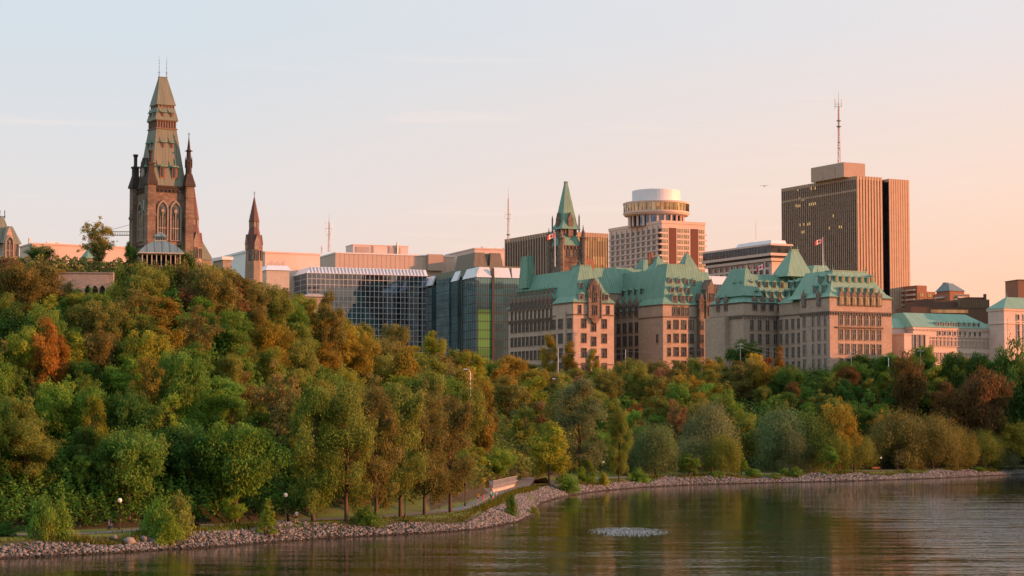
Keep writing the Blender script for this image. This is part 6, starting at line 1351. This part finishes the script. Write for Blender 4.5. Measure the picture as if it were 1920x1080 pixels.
def bench(px, py, lab):
    x, y, z = ground(px, py); r0 = thing('park_bench', lab, 'bench', (x, y, z), rad(4), 'orange wooden park benches')
    MB().box(-1.2, 1.2, -.35, -.2, .42, .47).box(-1.2, 1.2, -.17, -.02, .42, .47).box(-1.2, 1.2, .01, .16, .42, .47).build('seat', MAT['wood_orange'], r0)
    MB().box(-1.2, 1.2, .2, .24, .55, .7).box(-1.2, 1.2, .22, .26, .74, .9).box(-1.2, 1.2, .24, .28, .93, 1.05).build('backrest', MAT['wood_orange'], r0)
    for q in (-.95, .95): MB().box(q - .05, q + .05, -.35, -.28, 0, .42).box(q - .05, q + .05, .16, .22, 0, 1.0).box(q - .05, q + .05, -.35, .2, .36, .42).build('leg', MAT['metal_dark'], r0)
bench(1631.5, 880, 'left one of the two orange benches standing side by side'); bench(1643, 880, 'orange bench of the pair nearer the globe lamp'); bench(1791, 874, 'single orange bench past the willows')
# parked cars glimpsed at the edge, on the parkway
def car(px, D, lab, mat, rz):
    x = (px - 960) / F * D; z = float(H(x, D)); r0 = thing('parked_car', lab, 'car', (x, D, z), rz, 'cars on the parkway behind the trees')
    b = MB(); b.frus((-2.2, 2.2, -.85, .85), (-2.15, 2.15, -.82, .82), .3, .85); b.frus((-1.3, 1.7, -.8, .8), (-.8, 1.2, -.66, .66), .85, 1.42); b.build('body', MAT[mat], r0)
    MB().frus((-1.22, 1.62, -.815, .815), (-.86, 1.26, -.69, .69), .9, 1.34).build('window', MAT['glass_black'], r0)
    for sx in (-1.4, 1.4):
        for sy in (-.86, .86): MB().lathe([(.33, -.1), (.33, .1)], 14).xf(lambda p: (p[0] + sx, p[2] + sy, p[1] + .33)).build('wheel', MAT['black_paint'], r0)
    for sy in (-.6, .6): MB().box(-2.23, -2.17, sy - .15, sy + .15, .6, .75).build('headlight', MAT['lamp_white'], r0)
car(1900, 700, 'white car showing through the russet trees at the edge', 'white_panel', .2); car(1915, 702, 'grey car behind the white one among the russet trees', 'metal_grey', .2)
# bird
x, y, z = P(1433, 349, 420); bd = MB()
bd.rings([[(dx, r_ * math.cos(a), r_ * math.sin(a)) for a in [2 * PI * k / 8 for k in range(8)]] for dx, r_ in ((-.55, .02), (-.35, .08), (-.1, .13), (.15, .1), (.3, .07), (.38, .06), (.47, .015))])
for sd in (-1, 1): bd.hexa([(-.2, sd * .05, 0), (.12, sd * .05, 0), (.05, sd * .5, .1), (-.1, sd * .5, .1)], [(-.2, sd * .05, .03), (.12, sd * .05, .03), (.05, sd * .5, .13), (-.1, sd * .5, .13)]); bd.hexa([(-.1, sd * .5, .1), (.05, sd * .5, .1), (-.02, sd * .95, .02), (-.1, sd * .95, .02)], [(-.1, sd * .5, .13), (.05, sd * .5, .13), (-.02, sd * .95, .04), (-.1, sd * .95, .04)])
bd.hexa([(-.8, -.1, 0), (-.5, -.04, 0), (-.5, .04, 0), (-.8, .1, 0)], [(-.8, -.1, .02), (-.5, -.04, .02), (-.5, .04, .02), (-.8, .1, .02)])
o = bd.build('bird', MAT['black_paint'], None, False, (x, y, z), rad(75)); tag(o, 'dark bird gliding in the open sky left of the bronze tower', 'bird')

# ------------------------------------------------------------------ people
plain('skin', (.45, .26, .18), .6, var=.04)
PM = {}
def cloth(c):
    k = 'cloth_%d_%d_%d' % tuple(int(q * 99) for q in c)
    return MAT.get(k) or plain(k, c, .85, var=.06)
def skinned(name, joints, edges, mat, parent, sub=2):
    me = bpy.data.meshes.new(name); me.from_pydata([j[:3] for j in joints], edges, []); me.materials.append(mat); o = put(name, me, parent)
    sk = o.modifiers.new('skin', 'SKIN'); me.skin_vertices or None
    for i, j in enumerate(joints): r_ = j[3]; me.skin_vertices[0].data[i].radius = (r_, j[4] if len(j) > 4 else r_)
    me.skin_vertices[0].data[0].use_root = True
    ss = o.modifiers.new('sub', 'SUBSURF'); ss.levels = ss.render_levels = sub
    return o
def person(px, py, lab, shirt, legs, long_legs, stride, rz, h=1.74, cat='person', hair=(.05, .03, .02), bend=.35, pack=None):
    x, y, z = ground(px, py); s_ = h / 1.74; r0 = thing('person', lab, cat, (x, y, z + .05), rz, 'people on the foot path'); r0.scale = (s_,) * 3
    # x right, -y forward; left leg forward by stride
    def leg(sd, f):
        hp = (sd * .095, 0, .90); kn = (sd * .1, -f * .55 - .04, .50 + .02 * abs(f)); an = (sd * .1, -f * 1.0 + (.12 if f < 0 else 0), .09 + (.07 if f < 0 else 0)); to = (sd * .11, an[1] - .17, .04 + (0 if f >= 0 else .02)); return hp, kn, an, to
    def arm(sd, f):
        sh = (sd * .19, 0, 1.42); el = (sd * .25, f * .35 + .03, 1.15); wr = (sd * .23, f * .6 - bend * .35, 1.15 - .22 * (1 - bend)); return sh, el, wr
    J_ = [(0, 0, .95, .13, .095), (0, 0, 1.12, .12, .085), (0, .01, 1.32, .15, .10), (0, .01, 1.45, .075, .07), (0, -.01, 1.54, .055, .055), (0, -.02, 1.62, .075, .09), (0, -.02, 1.70, .06, .075)]
    E_ = [(0, 1), (1, 2), (2, 3), (3, 4), (4, 5), (5, 6)]; info = {}
    for sd, f in ((-1, stride), (1, -stride)):
        hp, kn, an, to = leg(sd, f); i = len(J_); J_ += [(*hp, .085), (*kn, .058), (*an, .04), (*to, .035)]; E_ += [(0, i), (i, i + 1), (i + 1, i + 2), (i + 2, i + 3)]; info['l%d' % sd] = (hp, kn, an, to)
        sh, el, wr = arm(sd, -f); i = len(J_); J_ += [(*sh, .055), (*el, .038), (*wr, .026)]; E_ += [(2, i), (i, i + 1), (i + 1, i + 2)]; info['a%d' % sd] = (sh, el, wr)
        # hand: palm and five fingers
        w_ = Vector(wr); d = (w_ - Vector(el)).normalized(); side = Vector((1, 0, 0)); pl_ = w_ + d * .07; k = len(J_); J_.append((*pl_, .026, .014)); E_.append((i + 2, k))
        for q in range(5):
            thumb = q == 4; base_ = w_ + d * .03 if thumb else pl_; dirn = (d * .6 + Vector((-sd * .2, -.7, 0))).normalized() if thumb else (d + Vector((0, (q - 1.5) * .22, 0))).normalized()
            e0 = base_ + dirn * (.035 if thumb else .045); e1 = e0 + (dirn + Vector((-sd * .5, 0, 0))).normalized() * .03; n_ = len(J_); J_ += [(*e0, .009), (*e1, .007)]; E_ += [(k, n_), (n_, n_ + 1)]
    skinned('body', J_, E_, MAT['skin'], r0)
    # nose, eyes and mouth belong to the head
    fc = MB(); fc.frus((-.012, .012, -.125, -.09), (-.006, .006, -.112, -.09), 1.605, 1.645); fc.box(-.025, .025, -.108, -.09, 1.578, 1.586)
    for sd in (-1, 1): fc.box(sd * .03 - .01, sd * .03 + .01, -.106, -.09, 1.65, 1.662)
    fc.build('face', MAT['rust_panel'], r0)
    g = MB()
    for ring in range(1): pass
    g.lathe([(.088, 1.63), (.1, 1.68), (.09, 1.74), (.05, 1.78), (.01, 1.79)], 12).xf(lambda p: (p[0] * .92, p[1] * 1.08 + .0, p[2] + (.02 if p[1] < -.04 else -.02))); g.build('hair', cloth(hair), r0, True)
    tj = [(0, 0, .93, .15, .115), (0, 0, 1.12, .14, .105), (0, .01, 1.32, .172, .12), (0, .01, 1.44, .10, .09)]; te = [(0, 1), (1, 2), (2, 3)]
    for sd in (-1, 1): sh, el, wr = info['a%d' % sd]; m_ = Vector(sh).lerp(Vector(el), .75); i = len(tj); tj += [(*sh, .07), (*m_, .058)]; te += [(2, i), (i, i + 1)]
    skinned('shirt', tj, te, cloth(shirt), r0)
    pj = [(0, 0, .98, .145, .11), (0, 0, .90, .145, .11)]; pe = [(0, 1)]
    for sd in (-1, 1):
        hp, kn, an, to = info['l%d' % sd]; i = len(pj); e = Vector(kn).lerp(Vector(an), .9) if long_legs else Vector(kn).lerp(Vector(hp), .15)
        pj += [(*hp, .105), (*Vector(hp).lerp(Vector(kn), .8), .085), (*e, .055 if long_legs else .08)]; pe += [(1, i), (i, i + 1), (i + 1, i + 2)]
    skinned('trousers' if long_legs else 'shorts', pj, pe, cloth(legs), r0)
    for sd in (-1, 1):
        hp, kn, an, to = info['l%d' % sd]; skinned('shoe', [(an[0], an[1] + .03, an[2] - .03, .05), (to[0], to[1] - .03, to[2], .045)], [(0, 1)], cloth((.6, .58, .55)), r0, 1)
    if pack: MB().frus((-.14, .14, .09, .24), (-.11, .11, .08, .2), 1.08, 1.42).build('backpack', cloth(pack), r0)
    return r0
person(896.5, 942, 'jogger in a mustard top and dark shorts nearest the grass edge', (.32, .17, .03), (.02, .02, .02), False, .2, rad(10))
person(905.5, 944, 'jogger in an orange-red shirt beside the yellow path line', (.75, .12, .04), (.6, .16, .08), False, .16, rad(-5))
person(920.5, 937, 'person in a white top and black trousers partly behind the green shirt', (.6, .6, .62), (.02, .02, .025), True, .12, rad(175))
person(924.5, 940, 'walker in a bright green shirt and pale shorts', (.04, .45, .28), (.55, .35, .28), False, .15, rad(185))
person(930, 939, 'walker in a light blue shirt and blue jeans on the water side', (.45, .50, .58), (.10, .14, .22), True, .13, rad(180), 1.8)
person(204.5, 998, 'walker in a pale top and dark trousers under the left globe lamp', (.42, .33, .33), (.02, .02, .03), True, .2, rad(80), 1.66, hair=(.3, .15, .06))
person(209, 998.5, 'walker in a navy top and blue shorts stepping along the path', (.012, .014, .035), (.06, .12, .22), False, .26, rad(75), 1.8)
person(556, 980, 'lone runner with a white top and dark pack by the litter bin', (.6, .58, .55), (.03, .025, .02), False, .2, rad(-10), 1.74, pack=(.02, .02, .02))
# ------------------------------------------------------------------ light
SUN_EL, SUN_AZ = 8.0, -2.0     # azimuth from +X (screen right), negative = towards the camera side
sd = Vector((math.cos(rad(SUN_EL)) * math.cos(rad(SUN_AZ)), math.cos(rad(SUN_EL)) * math.sin(rad(SUN_AZ)), math.sin(rad(SUN_EL))))
sl = bpy.data.lights.new('sun', 'SUN'); so = bpy.data.objects.new('sun', sl); C.objects.link(so)
sl.energy = 5.0; sl.angle = rad(1.0); sl.color = (1, .33, .13)
so.rotation_euler = sd.to_track_quat('Z', 'Y').to_euler(); so.location = (400, -100, 200)
wd = bpy.data.worlds.new('World'); S.world = wd; wd.use_nodes = True; t = wd.node_tree
for q in list(t.nodes): t.nodes.remove(q)
n = N(t); out = t.nodes.new('ShaderNodeOutputWorld'); tc = n('TexCoord')
v = n('SeparateXYZ', Vector=tc.outputs['Generated'])
el = v.outputs[2]                                   # sine of elevation
hor = n('VectorMath', _operation='NORMALIZE', i0=n('CombineXYZ', X=v.outputs[0], Y=v.outputs[1]).outputs[0])
sdh = n('VectorMath', _operation='DOT_PRODUCT', i0=hor.outputs[0]); sdh.inputs[1].default_value = Vector((sd.x, sd.y, 0)).normalized()
az = sdh.outputs['Value']                            # 1 towards the sun
e = n.math('MULTIPLY_ADD', el, 1.0, 0.0)
cold = n.ramp(e, [(0, (.82, .60, .48)), (.05, (.83, .67, .59)), (.11, (.75, .71, .71)), (.19, (.64, .71, .77)), (.4, (.70, .76, .83)), (1, (.66, .72, .80))])
mid = n.ramp(e, [(0, (1.0, .50, .29)), (.05, (1.0, .58, .37)), (.11, (.95, .69, .56)), (.19, (.79, .735, .74)), (.4, (.72, .75, .80)), (1, (.66, .72, .80))])
hot = n.ramp(e, [(0, (1.0, .56, .26)), (.08, (1.0, .66, .38)), (.2, (1.0, .78, .62)), (.4, (.80, .76, .76)), (1, (.66, .72, .80))])
boost = n('VectorMath', _operation='SCALE', i0=hot); boost.inputs['Scale'].default_value = 1.25
c1 = n.mix(n.ramp(az, [(0, 0), (.24, 1)]), cold, mid)
# az spans -0.25..0.25 inside the picture: map by hand
azm = n.math('MULTIPLY_ADD', az, 2.3, .48)
c1 = n.mix(n.math('MINIMUM', n.math('MAXIMUM', azm, 0), 1), cold, mid)
hm = n.math('MINIMUM', n.math('MAXIMUM', n.math('MULTIPLY_ADD', az, 1.6, -.6), 0), 1)
c2 = n.mix(hm, c1, boost.outputs[0])
mp = n('Mapping', Vector=tc.outputs['Generated'], Scale=(2.2, 2.2, 38)); cl = n.noise(mp.outputs[0], 2.6, 5, .55)
clm = n.math('MULTIPLY', n.ramp(cl, [(.60, 0), (.80, 1)]), n.ramp(el, [(0, .0), (.03, .6), (.14, .5), (.22, 0)]))
c3 = n.mix(clm, c2, (1.0, .80, .70))
sk = n('TexSky', _sky_type='NISHITA', _sun_disc=False, _sun_elevation=rad(SUN_EL), _sun_rotation=math.atan2(sd.x, sd.y), _altitude=80.0)
skv = n('VectorMath', _operation='SCALE', i0=sk.outputs[0]); skv.inputs['Scale'].default_value = .1
c4 = n.mix(.06, c3, skv.outputs[0])
below = n.math('LESS_THAN', el, -.002); c5 = n.mix(below, c4, (.10, .09, .06))
bg = n('Background', Color=c5, Strength=.63); t.links.new(bg.outputs[0], out.inputs[0])
S.view_settings.view_transform = 'Standard'; S.view_settings.look = 'None'; S.view_settings.exposure = .8; S.view_settings.gamma = 1
cy = S.cycles; cy.max_bounces = 6; cy.diffuse_bounces = 2; cy.glossy_bounces = 4; cy.transmission_bounces = 3; cy.transparent_max_bounces = 4; cy.caustics_reflective = False; cy.caustics_refractive = False
cy.use_denoising = True
